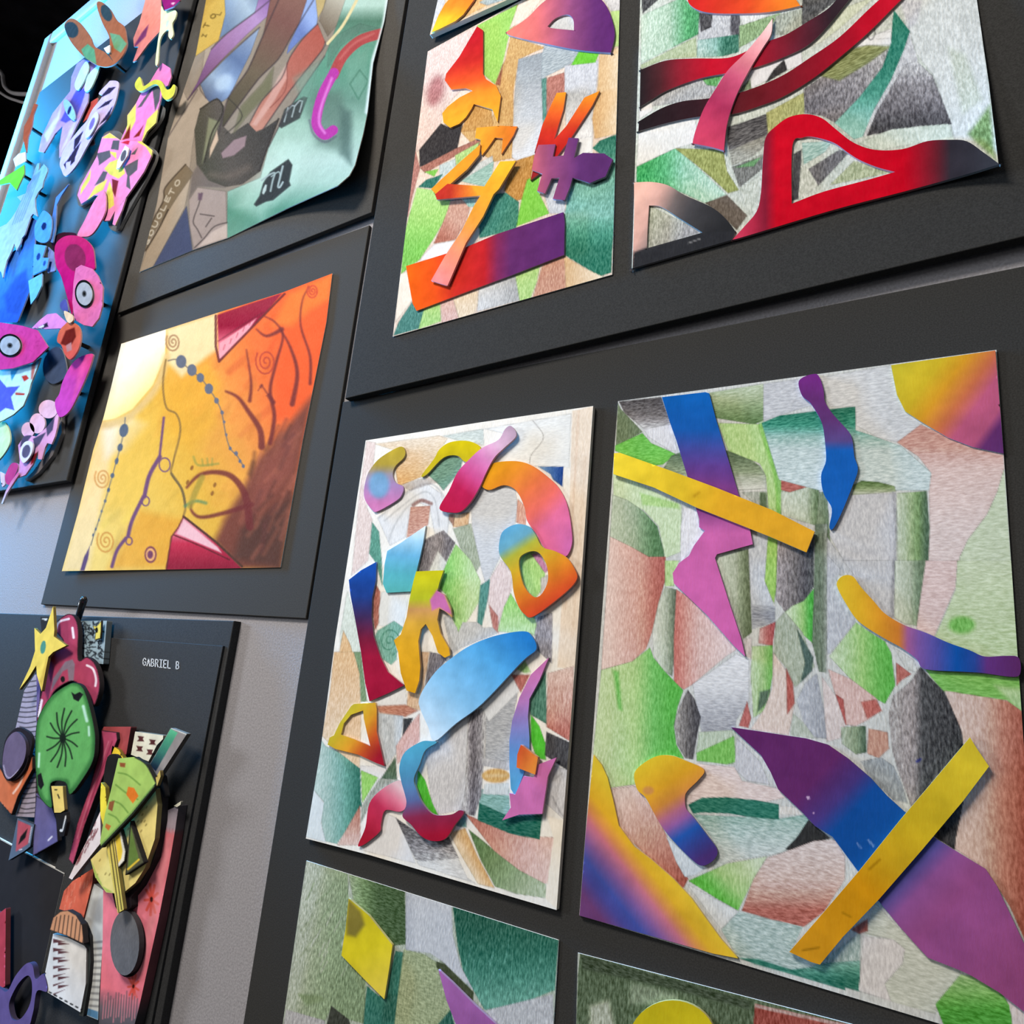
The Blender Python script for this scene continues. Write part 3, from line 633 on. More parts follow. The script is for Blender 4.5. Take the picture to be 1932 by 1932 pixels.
P((112,106,110), '935,0 1065,30 960,180 890,290', g=.7)
P((195,125,100), '560,380 760,370 850,412 760,455 580,425', soft=5, h=1)
P((205,210,212), '560,430 745,450 730,600 690,720 620,805 585,640')
L((165,168,170), '610,480 660,560 640,680', 20, soft=7, a=.6)
P((54,54,56), '748,468 815,463 738,625', g=.3)
P((230,176,162), '860,430 862,620 760,740 705,785 695,660 800,500')
P(GH((150,(190,214,205)),(330,(112,168,152)),(440,(38,108,90))), '160,600 200,660 290,700 445,820 455,1075 350,1245 280,1345 190,1325 170,1180 190,1050 105,950')
P((224,231,231), '105,950 190,1060 170,1200 205,1335 55,1295', g=.25)
P((236,231,226), '445,800 620,800 695,735 600,890 450,1060', g=.25)
P((150,214,100), '450,830 570,880 458,1060')
P((84,108,84), '692,735 702,895 590,888')
P((160,165,150), '580,890 700,895 720,900 560,1000 510,1080 450,1200 455,1080', o=.2)
P(GV((1080,(182,108,88)),(1240,(210,155,138)),(1340,(232,196,182))), '445,1075 445,1355 285,1355')
P((233,229,226), '600,1120 700,1165 720,1190 832,1482 480,1395 435,1380 590,1250', g=.25)
P(GV((1180,(74,72,76)),(1300,(112,108,110)),(1440,(178,173,172))), '695,1165 880,1290 1060,1290 1135,1445 1000,1505 832,1455', g=.95, h=1)
P((229,226,221), '838,1470 1130,1445 1195,1585 1255,1625 860,1495', h=1)
P(GA(((1120,1500),(222,158,92)),((1190,1470),(246,220,180)),((1250,1430),(232,180,120))), '1070,1270 1180,1235 1265,1430 1385,1655 1270,1625 1150,1420')
P(GA(((1230,1270),(82,116,66)),((1400,1450),(115,142,95)),((1680,1680),(178,194,156))), '1205,1245 1300,1320 1440,1440 1580,1540 1745,1600 1745,1725 1540,1695 1390,1645 1290,1460')
P(GA(((1220,1180),(186,104,84)),((1400,1330),(215,148,130)),((1750,1450),(238,198,184))), '1180,1135 1400,1230 1560,1290 1800,1300 1860,1600 1740,1625 1560,1530 1380,1390')
P((132,176,162), '1290,965 1485,955 1495,1155 1275,1065', h=1)
P((18,98,78), '1280,1060 1490,1155 1722,1140 1702,1315 1500,1275 1268,1180', h=1)
P((216,214,216), '900,700 1200,430 1180,1000 1150,1110 960,1145 930,950')
P(GH((1180,(205,200,200)),(1235,(98,92,98)),(1290,(150,146,150)),(1330,(215,213,213))), '1205,430 1335,380 1295,1000 1245,1150 1150,1120 1180,1000', g=.9)
P((180,182,186), '1330,380 1565,200 1525,420 1490,775 1320,745', h=1)
P((229,229,229), '1290,370 1530,160 1562,270 1345,490', g=.3)
P((190,188,190), '1300,745 1490,775 1490,830 1300,800', o=0); E((222,166,96), 1395, 868, 98, 50, soft=5); L((248,222,170), '1330,870 1460,865', 16, soft=7, a=.7)
P((222,226,223), '1320,925 1485,920 1485,1005 1300,995', o=.1)
P((84,202,54), '1640,440 1700,520 1742,640 1745,755 1680,745 1640,620', g=.3)
P((72,122,102), '1640,240 1745,130 1752,505 1640,440 1620,360', g=.6)
P(GV((120,(238,202,188)),(400,(222,160,144)),(560,(190,106,92))), '1760,150 1940,100 1935,640 1750,525', g=.65)
P((66,64,66), '1750,560 1925,640 1905,835 1740,725', g=.5)
P((216,211,209), '1780,790 1905,830 1885,1185 1740,1055'); L((150,145,145), '1790,1010 1850,1130 1885,1160', 12, a=.6); L((160,155,152), '1800,900 1860,850', 12, a=.6)
P((84,196,54), '850,830 900,900 950,1060 995,1155 910,1135 838,960', g=.3)
P((180,102,92), '1505,160 1635,160 1570,285', soft=4); P((160,205,130), '1540,120 1600,60 1640,140 1600,150', soft=4, o=0)
P((110,150,140), '1120,1200 1180,1140 1190,1230 1120,1220', soft=3)
P((248,236,217), '1755,1150 1895,1185 1825,1805 1740,1725 1800,1300', g=.2, o=0)
art = thing('collage_drawing', 'cream pencil drawing with blue oval, orange ring and many small rainbow cutouts', 'artwork', wall_pt((820, 1650), 0), AG)
GA5 = 0.92
ed = [np.array(q, float) for q in ([(690,831),(905,797),(1119,766)], [(1119,766),(1094,1130),(1079,1330),(1050,1717)], [(577,1582),(700,1614),(880,1667),(1050,1717)], [(690,831),(663,1010),(632,1210),(604,1420),(577,1582)])]
sheet(art, None, (247,240,228), take(), H, t=.0048, edges=ed, gain=GA5, res=2.1, g=.25, edge_col=(215,205,190))
DEF.update(g=0.1, h=0.0, o=0.0)
h1, h2, h3 = H + .0024, H + .0046, H + .0066
T(640, 760, 500)
cut(art, '440,320 480,350 470,400 410,460 390,520 410,580 465,610 460,660 420,710 280,790 240,780 190,710 180,640 200,540 230,480 300,400', GV((340,(188,162,56)),(450,(176,152,62)),(520,(150,140,150)),(600,(165,130,175)),(740,(202,122,172))), h1, sm=1, layers=(E((112,160,195), 290, 600, 75, 95, soft=12, a=.9), take())[1], label='yellow, blue and pink hook cutout', gain=GA5)
cut(art, '600,530 690,410 730,340 800,290 900,275 980,290 1030,330 1000,400 920,430 860,385 760,400 640,520', GV((280,(216,192,20)),(520,(190,170,40))), h1, sm=1, label='yellow arch cutout', gain=GA5)
cut(art, '1030,590 1060,500 1120,440 1290,425 1410,460 1520,540 1600,620 1660,740 1690,900 1695,1030 1650,1120 1560,1090 1490,1050 1440,960 1370,860 1350,760 1290,640 1200,600 1090,635',
    GA(((1050,560),(226,156,32)),((1230,560),(230,140,44)),((1360,650),(232,116,66)),((1480,740),(236,108,96)),((1540,850),(226,108,145)),((1640,1090),(214,108,168))), h1, sm=1, label='orange to pink horn cutout', gain=GA5)
E((245,215,190), 1235, 525, 20, 8); E((250,220,235), 1540, 985, 14, 20)
cut(art, '730,770 800,640 860,510 940,420 1040,330 1160,270 1210,190 1255,170 1290,240 1200,330 1130,400 1070,510 1020,620 960,720 890,790 820,800',
    GA(((780,780),(184,28,66)),((880,620),(190,36,82)),((960,520),(208,80,140)),((1040,420),(220,125,180)),((1150,300),(234,188,214)),((1260,190),(178,150,168))), h2, sm=1, label='pink and red swoosh cutout', gain=GA5)
cut(art, '1170,1000 1200,930 1290,885 1380,900 1430,960 1480,1050 1570,1080 1660,1130 1720,1220 1730,1290 1640,1390 1420,1555 1350,1540 1300,1470 1270,1370 1250,1230 1170,1110',
    GA(((1230,900),(96,172,214)),((1290,1010),(110,170,190)),((1330,1070),(178,176,60)),((1400,1150),(214,170,44)),((1480,1260),(226,138,40)),((1560,1380),(220,90,40)),((1620,1480),(205,56,40))), h2, holes=['1310,1150 1370,1090 1450,1090 1510,1180 1520,1300 1470,1400 1410,1410 1340,1320'], sm=1, label='rainbow ring cutout with blue head', gain=GA5)
cut(art, '350,1080 450,1020 630,895 612,1020 590,1120 562,1232 520,1375 345,1385 318,1320 330,1180', GA(((480,900),(232,242,246)),((470,1000),(165,208,230)),((450,1110),(108,178,214)),((440,1250),(88,174,184)),((440,1380),(90,176,172))), h1, label='pale blue paper square', gain=GA5)
T()
P((205,112,168), '825,1112 839,1122 853,1160 839,1153 829,1146 815,1152 811,1132', soft=5)
cut(art, '785,1078 837,1076 829,1099 825,1115 839,1122 850,1146 853,1165 839,1153 829,1148 825,1169 831,1195 847,1223 849,1236 839,1241 826,1231 816,1200 803,1177 794,1187 789,1210 793,1257 791,1284 783,1308 767,1303 756,1270 751,1230 743,1208 756,1197 767,1164 772,1133 780,1096',
    GV((1080,(206,196,30)),(1130,(188,190,42)),(1150,(206,150,90)),(1175,(218,165,60)),(1210,(226,166,40)),(1300,(224,158,28))), h2, layers=take(), label='yellow hand-shaped cutout', gain=GA5, res=2.2)
cut(art, '658,1094 681,1076 710,1060 709,1094 702,1128 701,1164 705,1200 718,1240 732,1268 762,1293 732,1308 697,1323 689,1289 681,1230 671,1174 661,1122', GV((1075,(28,78,164)),(1125,(34,62,130)),(1165,(66,44,84)),(1205,(120,30,56)),(1240,(158,26,56)),(1310,(162,24,54))), h1, label='navy to crimson boot cutout', gain=GA5)
cut(art, '1001,1197 1012,1224 985,1248 910,1327 860,1365 820,1398 808,1372 792,1335 791,1318 802,1295 824,1265 850,1243 880,1222 912,1207 945,1197 984,1191', GA(((1000,1205),(36,122,196)),((930,1250),(84,166,220)),((850,1300),(140,198,235)),((815,1390),(208,228,242))), h2, sm=1, label='large pale blue oval cutout', gain=GA5)
T(560, 1230, 520)
cut(art, '215,650 230,600 260,585 300,500 380,380 400,365 550,355 560,400 560,560 590,690 615,800 560,780 430,720 270,680', GA(((240,480),(184,172,62)),((300,540),(205,180,48)),((420,600),(220,150,44)),((500,640),(205,90,40)),((570,740),(166,30,46))), h1, holes=['310,580 330,500 380,440 465,410 470,470 490,560 515,660 400,610'], label='yellow to red triangle loop cutout', gain=GA5)
cut(art, '430,1350 480,1230 510,1060 600,960 720,900 760,960 765,1080 720,1120 620,1110 590,1200 580,1260 500,1330 450,1360', GA(((460,1300),(172,28,48)),((560,1060),(198,52,84)),((640,1000),(226,120,140)),((740,960),(236,196,196))), h1, sm=1, label='red and white wave cutout', gain=GA5)
cut(art, '980,635 900,690 860,790 820,890 840,970 880,1060 960,1140 1080,1140 1140,1110 1170,1130 1110,1210 1040,1310 950,1325 870,1290 800,1210 740,1150 770,1060 730,900 720,800 760,700 870,630 930,625', GA(((850,640),(80,166,196)),((800,860),(84,150,186)),((830,1040),(92,104,152)),((880,1150),(140,44,76)),((950,1290),(166,24,50))), h2, sm=1, label='blue hook cutout with red tip', gain=GA5)
cut(art, '1765,40 1700,200 1630,330 1620,450 1630,600 1630,700 1590,850 1530,1010 1500,960 1490,800 1490,620 1510,480 1560,320 1640,160', GV((100,(206,120,186)),(350,(185,125,188)),(500,(145,132,192)),(700,(98,146,202)),(950,(88,160,200))), h1, label='pink to blue pointed leaf cutout', gain=GA5)
cut(art, '1820,740 1760,870 1740,1000 1720,1135 1560,1140 1440,1180 1500,1090 1490,990 1530,1000 1590,870 1660,880 1690,790', (206,112,168), h2, label='pink star-shaped scrap', gain=GA5)
cut(art, '1570,650 1690,740 1670,860 1540,810 1545,720', GA(((1550,700),(222,92,48)),((1670,780),(230,136,56))), h3, t=.004, label='small orange square scrap', gain=GA5)

# ================================================================== the two drawings along the bottom edge
DEF.update(g=0.7, h=0.0, o=0.25, soft=1.8)
H = H_5 + 0.0015
T(440, 1560, 372)
P(GA(((600,1100),(196,204,180)),((800,1150),(150,166,132)),((1150,1200),(122,142,104))), '720,340 1120,450 1130,700 1100,1000 1060,1150 1090,1280 1300,1480 1290,1932 1100,1880 970,1760 900,1900 520,1800 620,1150', g=.85)
P((120,138,98), '640,1640 850,1650 900,1700 720,1750', soft=8, o=0)
for k in range(26):
    x, y = random.uniform(640, 1150), random.uniform(600, 1600); L((205,212,190) if k % 2 else (96,118,80), f'{x:.0f},{y:.0f} {x+random.uniform(60,130):.0f},{y-random.uniform(90,190):.0f}', 9, soft=2, a=.5)
P(GH((1130,(158,176,138)),(1280,(110,136,88)),(1420,(62,88,46)),(1690,(54,80,40))), '1130,450 1680,630 1695,1150 1560,1165 1250,800 1180,720', h=1, g=.75)
P((40,106,90), '1590,1215 1665,1230 1612,1890 1590,2000 1270,2000 1310,1560 1430,1660 1500,1600', g=.6)
P((24,90,74), '1480,1640 1620,1640 1600,1900 1450,1932', soft=8, o=0)
P((178,175,175), '520,1790 900,1900 890,2000 480,2000'); P((52,55,46), '960,1755 1135,1890 1160,2000 900,2000', g=.4)
T(700, 1560, 372)
P(GH((340,(175,178,186)),(450,(198,200,205)),(800,(196,198,203))), '340,620 790,750 800,1050 880,1370 1010,1610 700,1320 580,1240 340,1205', g=.5)
P(GA(((1300,900),(8,82,62)),((1330,1200),(24,98,78)),((1360,1700),(92,152,132))), '800,765 1840,1110 1800,1600 1500,1720 1115,1795 1030,1650 900,1400 850,1170', g=.75)
for k in range(22):
    x, y = random.uniform(930, 1700), random.uniform(1150, 1560); L((130,180,164) if k % 2 else (20,92,74), f'{x:.0f},{y:.0f} {x-random.uniform(20,60):.0f},{y+random.uniform(80,180):.0f}', 9, soft=2, a=.5)
P((190,190,192), '1125,1800 1780,1640 1795,2000 1220,2000')
P((152,166,122), '320,1200 520,1250 660,1340 700,1560 790,1800 600,2000 220,2000', h=.5, g=.9)
P((60,68,43), '640,1320 720,1340 1005,1620 1000,1725 640,1375', g=.3)
P((28,90,74), '780,1790 830,2000 600,2000')
art = thing('collage_drawing', 'green pencil drawing with a yellow rhombus and purple spike', 'artwork', wall_pt((780, 1925), 0), AG)
T()
a, b = wxy((578, 1624), H), wxy((1054, 1774), H); dn = np.array([0.0, 0.446])
sheet(art, (a, b, b + dn, a + dn + np.array([.002, 0])), (172,182,160), take(), H, gain=0.98, g=.7)
DEF.update(g=0.1, o=0.0)
T(440, 1560, 372)
P((112,100,46), '1130,700 1250,830 1290,960 1200,1080 1110,1060 1105,940', soft=10, a=.9)
cut(art, '1130,700 1330,870 1560,1160 1530,1380 1480,1690 1300,1510 1060,1260 1075,1150 1100,1000', GA(((1120,1000),(196,178,34)),((1300,1200),(200,182,34)),((1460,1600),(208,184,66))), H + .0028, layers=take(), label='yellow rhombus cutout', gain=1.12)
T(700, 1560, 372)
cut(art, '660,1400 800,1530 1010,1740 1220,1932 1280,2010 860,2010 740,1700', GV((1400,(158,98,160)),(2000,(142,84,142))), H + .0028, label='purple spike cutout', gain=1.12)
DEF.update(g=0.8, o=0.2)
T(1080, 1420, 512)
P((150,62,48), '1300,1790 1960,1935 1960,2200 1270,2200', g=.7); P((196,150,140), '1300,1790 1960,1935 1960,1960 1300,1815', soft=3, o=0)
P((175,178,150), '120,1800 260,1760 300,1932 300,2000 120,2000', soft=14, o=0)
P((52,66,38), '60,1440 700,1610 1270,1770 1260,1830 700,1680 70,1540', soft=8, o=0, h=1)
P((128,140,110), '420,1640 760,1720 740,1800 400,1790', soft=12, o=0)
T(1060, 1740, 192)
L((190,192,172), '320,610 285,1000 250,1930', 45, sm=0, soft=2); L((150,160,135), '380,590 1100,770 1932,1020', 22, sm=0, soft=2)
art = thing('collage_drawing', 'dark green and brick red drawing with a yellow disc', 'artwork', wall_pt((1300, 1930), 0), AG)
T()
a, b = wxy((1090, 1798), H), wxy((1592, 1929), H); d = (b - a) / np.linalg.norm(b - a)
b = a + d * 0.30; dn = np.array([-d[1], d[0]]) * 0.445
sheet(art, (a, b, b + dn, a + dn), (78,94,62), take(), H, gain=0.92, g=.85)
DEF.update(g=0.1, o=0.0)
T(1080, 1420, 512)
t_ = np.linspace(0, 2 * math.pi, 40, endpoint=False)
cut(art, tp(np.c_[712 + 318 * np.cos(t_), 2075 + 312 * np.sin(t_)]), (186,166,26), H + .0028, label='yellow disc cutout', gain=1.15)
# ================================================================== drawing: number and fish collage (upper middle)
DEF.update(g=0.5, h=0.0, o=0.3, soft=1.8)
H = H_4 + 0.0015
T(720, 0, 480)
P((228,200,190), '350,390 730,190 600,450 480,600 520,680 600,690 540,750 460,850 450,940 270,1155 250,1110 300,700')
E((160,100,102), 410, 690, 65, 120, rot=15, soft=22, a=.9)
P((150,206,96), '725,195 1035,30 1000,200 960,300 920,480 860,640 770,560', g=.4)
P((206,158,100), '1030,40 1170,-40 1000,220 1000,280 1240,360 1040,450 1000,700 1000,1200 850,1230 740,1150 600,1000 700,850 840,900 900,700 860,640 940,450', g=.45)
P((236,218,200), '1040,30 1260,-60 1100,140 970,220', g=.3)
P((140,82,62), '870,640 920,490 900,650', soft=3); P((196,142,78), '690,800 835,820 845,960 720,990 595,1000', soft=3)
P(GV((440,(146,152,156)),(700,(172,176,180)),(1000,(214,216,219)),(1200,(225,225,227))), '1040,450 1230,395 1220,700 1232,950 1160,1180 1040,1225 990,1195 1010,700', h=.6)
P((166,176,180), '1240,335 1510,380 1450,480 1250,580 1210,625 1222,400', h=1)
P((176,112,98), '1260,590 1395,548 1400,700 1335,1000 1260,950 1240,700')
P((88,138,124), '1215,600 1252,590 1252,950 1225,940')
P(GV((460,(206,206,212)),(650,(212,212,216)),(720,(180,182,184)),(1000,(238,237,238)),(1180,(242,241,242))), '1390,500 1645,458 1632,660 1605,900 1602,1190 1480,1210 1400,960 1390,720')
P((106,196,52), '1500,388 1655,398 1622,475 1440,495', g=.3)
P(GH((1600,(216,166,112)),(1720,(232,194,146)),(1840,(247,226,190))), '1655,398 1850,350 1830,1005 1620,1055 1598,900 1642,650', g=.35)
P((190,226,142), '1740,80 1870,60 1852,345 1765,355', g=.3); P((204,207,210), '1200,240 1300,110 1420,60 1500,120 1500,260 1240,330', g=.3); P((216,216,221), '1660,-40 1880,-40 1870,70 1740,85')
P((48,45,48), '285,1140 450,938 530,975 615,940 572,1145 400,1235 290,1265', g=.3)
P((170,116,106), '250,1110 292,1280 232,1500 200,1645 175,1650')
P((162,106,92), '290,1272 560,1130 745,1050 745,1105 560,1185 330,1315')
T(720, 220, 480)
P(GV((140,(22,102,82)),(260,(50,125,105)),(420,(112,176,156)),(750,(122,182,162)),(900,(60,140,115)),(1020,(30,114,90))), '1600,240 1660,180 1810,128 1742,1185 1660,1215 1395,1055 1390,740 1410,640 1450,480 1600,480 1720,330', g=.6)
P((240,240,240), '1480,170 1602,150 1600,260 1460,320', g=.2)
P((190,206,205), '440,370 562,318 562,420 440,475'); P((120,192,72), '325,420 432,398 400,455'); P((166,206,122), '558,295 742,195 680,340 570,400')
P((34,104,90), '278,535 340,480 465,438 390,545')
P((206,211,211), '520,520 700,370 842,298 852,390 700,445 590,500'); P((150,190,180), '600,490 852,338 832,505 780,532', h=1)
P((190,132,62), '930,560 1000,340 1165,288 1132,480 1072,625 1000,645')
P(GV((540,(172,222,128)),(750,(158,212,108)),(1000,(122,194,80))), '268,540 400,560 420,632 522,632 490,760 400,920 290,1085 148,1195 170,900')
P(GA(((560,790),(206,152,132)),((450,900),(176,106,86))), '528,640 592,618 672,690 640,800 560,935 395,965 460,820')
P((54,124,104), '850,590 945,578 1042,650 1042,780 1020,855 738,925 730,850 800,680', g=.6)
P((152,196,182), '612,620 722,610 700,685 660,685')
P((236,229,226), '325,1045 400,970 560,940 480,1065 290,1095', g=.2); P((236,216,188), '680,985 742,930 742,850 700,810 620,960', g=.2)
P((126,206,72), '1105,480 1202,428 1190,570 1272,735 1025,835 1060,640', g=.35)
P((206,208,211), '1228,560 1330,478 1392,640 1392,735 1275,735')
P((241,227,208), '135,1200 190,1180 235,1390 105,1560', g=.2)
P((70,126,116), '90,1662 130,1560 240,1395 325,1455 290,1610')
P((166,216,126), '325,1455 442,1400 450,1555 280,1615'); P((226,182,172), '448,1400 542,1380 585,1535 460,1575')
P((241,217,184), '540,1370 722,1320 742,1400 700,1495 590,1535'); P(GH((740,(218,218,218)),(900,(200,200,200)),(1050,(158,158,158))), '740,1300 1020,1200 1055,1395 725,1480')
P((176,216,128), '1015,1200 1202,1130 1180,1250 1130,1385 1050,1405'); P((206,146,122), '1228,1110 1392,1068 1402,1300 1145,1385 1190,1230')
P(GH((1390,(220,176,128)),(1680,(248,230,200))), '1388,1060 1560,1160 1700,1225 1400,1305', g=.3)
art = thing('collage_drawing', 'pencil drawing with an orange figure four, hash shape and purple fish', 'artwork', wall_pt((950, 575), 0), AG)
T()
tl, bl_, br = wxy((807, 97), H), wxy((741, 635), H), wxy((1155, 518), H)
GU = 0.84
sheet(art, (tl, tl + br - bl_, br, bl_), (234,210,190), take(), H, gain=GU, g=.4)
DEF.update(g=0.1, o=0.0)
h1, h2, h3 = H + .0024, H + .0046, H + .0066
T(720, 0, 480)
cut(art, '725,200 770,230 770,560 790,600 870,650 905,730 890,840 880,925 840,830 700,790 680,830 640,890 590,940 520,970 470,930 460,860 500,810 590,740 690,690 640,670 530,680 480,610 490,560 590,430 660,310', GA(((640,300),(186,30,40)),((640,480),(196,44,38)),((660,620),(222,86,40)),((690,710),(236,138,44)),((760,860),(240,166,46))), h1, label='red and orange bird-like cutout', gain=GU)
cut(art, '950,240! 1100,140 1200,40 1300,-40! 1620,-40! 1690,20 1740,120 1770,260 1740,400! 1500,380 1240,330 980,270', GH((980,(232,126,112)),(1180,(218,112,112)),(1330,(178,92,118)),(1450,(140,74,118)),(1620,(98,48,106)),(1760,(92,42,104))), h1, holes=['1260,200! 1320,140 1410,110 1455,150 1460,230! 1300,215'], sm=1, label='coral and purple fish-head cutout', gain=GU)
cut(art, '720,970 900,955 1030,960 1000,1030 910,1170 920,1050 860,1045 800,1130 760,1180 750,1060 710,1050', GH((720,(238,166,52)),(1000,(226,118,40))), h1, label='small orange T-shaped cutout', gain=GU, res=2.2)
cut(art, '1330,705 1400,700 1380,830 1310,1060 1400,960 1540,740 1655,690 1600,800 1470,1000 1430,1060 1330,1190 1290,1180 1310,1100 1190,1100 1160,1160 1220,950 1290,790', GV((700,(238,148,40)),(860,(228,96,40)),(1000,(206,52,36)),(1180,(190,36,36))), h1, label='orange and red V cutout', gain=GU)
cut(art, '1150,1290 1210,1310 1130,1370', (150,40,45), h1, label='dark red triangle scrap', gain=GU)
cut(art, '1190,1100 1320,1095 1300,1190 1380,1180 1420,1045 1495,1050 1460,1200 1530,1160 1690,1165 1755,1210 1700,1340 1580,1390 1520,1370 1450,1350 1430,1420 1390,1520 1300,1510 1350,1350 1290,1355 1240,1470 1180,1450 1220,1320 1140,1290 1160,1180', GH((1150,(192,96,112)),(1280,(150,76,115)),(1430,(120,62,115)),(1500,(96,50,106)),(1740,(92,48,104))), h2, label='pink and purple hash cutout', gain=GU)
T(720, 220, 480)
cut(art, '185,1135 620,1000 880,890 1380,725 1390,800 1385,1050 1000,1200 700,1310 265,1475 235,1420', GH((200,(242,98,24)),(400,(236,84,30)),(560,(206,48,38)),(780,(192,38,46)),(880,(130,44,88)),(980,(100,46,100)),(1380,(94,44,104))), h1, label='wide orange to purple bar cutout', gain=GU)
cut(art, '750,210 740,290 650,400 420,600 375,550 600,340', (236,152,46), h2, label='orange diagonal stroke cutout', gain=GU, res=2.2)
P(GH((410,(186,46,40)),(520,(196,56,40)),(620,(218,104,44)),(720,(236,150,46))), '395,590 500,500 680,520 740,620 420,640', soft=4)
cut(art, '900,340 1020,335 890,550 850,590 770,760 640,960 500,1285 375,1245 480,1060 600,880 700,680 750,600 420,630 405,590 500,510 780,530', GA(((960,350),(242,184,46)),((820,600),(238,164,48)),((700,800),(238,156,62)),((560,1020),(242,146,110)),((440,1260),(247,140,138))), h3, layers=take(), label='orange figure four cutout with pink foot', gain=GU)
# the collage on thick card that hangs above it
DEF.update(g=0.5, o=0.3)
T(720, 0, 480)
P((206,160,110), '620,110 700,0 760,-80 900,-80 800,40 560,170'); P((190,190,195), '395,0 420,-200 470,-200 480,20 430,120 385,240'); P((150,165,170), '740,20 860,-60 1000,-60 930,0 800,40', soft=3); P((40,70,60), '860,0 960,-60 1060,-60 900,-10', soft=3)
for k, c in enumerate([(150,190,110), (196,120,96), (120,160,150), (222,190,120), (90,110,90), (205,205,208), (180,90,110), (230,160,60)]):
    x, y = 480 + (k % 3) * 330, -160 - (k // 3) * 330 - (k % 3) * 150; P(c, f'{x},{y} {x+300},{y-170} {x+330},{y-440} {x+60},{y-300}')
art = thing('collage_drawing', 'collage on thick card overlapping the top of the number drawing', 'artwork', wall_pt((890, 20), 0), AG)
HC = H_4 + .010
T()
bl_ = wxy((811, 66), HC); br = wxy((963, -3), HC); d = (br - bl_) / np.linalg.norm(br - bl_)
br = bl_ + d * 0.29; up = np.array([d[1], -d[0]]) * 0.40
sheet(art, (bl_ + up, br + up, br, bl_), (200,178,150), take(), HC, t=.006, gain=1.0, edge_col=(190,180,165))
DEF.update(g=.1, o=0)
T(720, 0, 480)
cut(art, '380,245 430,120 480,30 560,-60 640,-140 760,-120 700,0 620,110 560,160 430,225', GV((240,(222,178,42)),(130,(228,165,42)),(40,(236,124,40)),(-100,(236,110,40))), HC + .003, label='orange and yellow curl cutout', gain=1.0)

# ================================================================== drawing: red ribbons (upper right)
DEF.update(g=0.7, h=0.0, o=0.35, soft=1.8)
H = H_4 + 0.0015
T(1180, 0, 520)
P(GH((120,(196,218,196)),(300,(165,200,170)),(440,(70,148,92)),(520,(62,138,86))), '110,110 400,-20 520,90 510,240 110,445')
P((58,58,60), '112,-30 260,-30 120,95'); P((166,181,142), '108,455 495,258 502,400 280,415 105,485', g=.5)
P((188,188,191), '520,90 805,100 802,265 510,285'); P((62,60,63), '518,92 612,95 602,190 528,225'); P((72,70,76), '738,100 805,110 795,255 738,240', soft=3)
P(GH((510,(164,198,188)),(640,(120,165,150)),(690,(46,108,88)),(790,(46,104,84))), '508,282 795,240 795,365 680,395 500,402')
P((226,226,219), '800,100 1075,80 820,185'); P((128,153,108), '798,182 1092,88 1000,205 900,280 798,335')
P((152,157,142), '1055,112 1242,58 1232,182 1130,242 1025,245'); P((72,72,73), '1240,-30 1520,-30 1300,142 1238,184'); P((200,206,178), '1520,60 1760,-30 1500,200 1370,298', g=.5)
P((205,210,190), '1250,200 1500,100 1380,290 1240,350', g=.5)
P((217,215,217), '878,480 1232,358 1242,452 1110,502 880,622', g=.3); P((48,46,48), '978,585 1040,488 1112,418 1135,490', g=.3)
P((160,160,160), '190,690 520,540 640,602 582,692 185,745'); P((84,145,80), '528,540 695,508 640,605 570,595'); P((110,126,96), '780,645 872,558 885,625')
P((224,222,217), '95,910 482,828 502,900 470,1005 340,1045 78,1165', g=.4); P((222,217,212), '98,750 182,708 192,772 98,835', g=.3)
P(GV((800,(62,60,63)),(1000,(80,78,80)),(1160,(125,124,122))), '718,892 995,798 1002,1000 900,1092 748,1162 718,1000', h=1, g=.85)
P((156,156,98), '988,790 1255,645 1252,802 1100,852 1000,965', g=.6)
P(GA(((1300,800),(98,93,96)),((1560,560),(125,120,122)),((1800,360),(160,156,152))), '1250,622 1622,378 1855,338 1805,482 1482,865 1380,812 1258,795', g=.9)
P((124,130,80), '1338,525 1560,348 1700,318 1855,328 1702,442 1500,565', soft=6, h=1)
P((224,224,224), '1500,345 1865,198 1862,312 1700,315', g=.3); L((110,110,110), '1690,240 1720,280 1750,240 1745,190', 10, a=.8)
for y in (180, 230, 275): L((165,165,165), f'1760,{y} 1860,{y-8}', 5, a=.7)
P(GH((120,(44,148,78)),(280,(80,170,110)),(420,(140,200,165)),(620,(180,220,198))), '78,1170 350,1040 480,1150 560,1222 705,1362 560,1425 400,1352 78,1275')
P((140,146,82), '348,1040 685,1048 712,1200 795,1332 720,1355 600,1242 480,1142', g=.6)
P((110,110,106), '748,1172 962,1078 962,1182 800,1315'); P((94,140,90), '768,1175 955,1098 900,1165', soft=3); P((192,197,182), '798,1322 962,1218 942,1452 868,1505')
P((206,206,182), '1005,940 1100,850 1000,1000 960,1100 740,1160 720,1060', soft=3, a=.4)
P((62,62,66), '1178,1080 1235,1048 1222,1392 1170,1405', g=.4); P((150,190,181), '1238,1002 1452,988 1402,1062 1250,1155', h=1); P((98,96,99), '1268,1195 1502,1048 1565,1072 1352,1302', g=.8); P((162,172,132), '1430,1298 1602,1128 1890,1205', g=.7); P((196,200,186), '1230,1160 1280,1180 1350,1300 1210,1410')
P((94,84,75), '558,1422 712,1368 855,1512 780,1612 640,1482', g=.4)
P(GA(((200,1480),(166,172,148)),((420,1640),(150,148,148))), '150,1430 545,1630 145,1745')
T(1412, 0, 520)
P((210,213,208), '1060,-30 1610,-30 1690,700 1725,1110 1450,985 1420,870 1300,530 1180,380 1130,210', g=.6)
P((195,195,200), '1060,0 1220,0 1180,160 1120,200', soft=10, o=0)
P((108,138,84), '1540,940 1690,740 1728,1115 1600,1005', soft=14, o=0); P((190,200,175), '1400,330 1520,380 1640,700 1500,800', soft=16, o=0, a=.6)
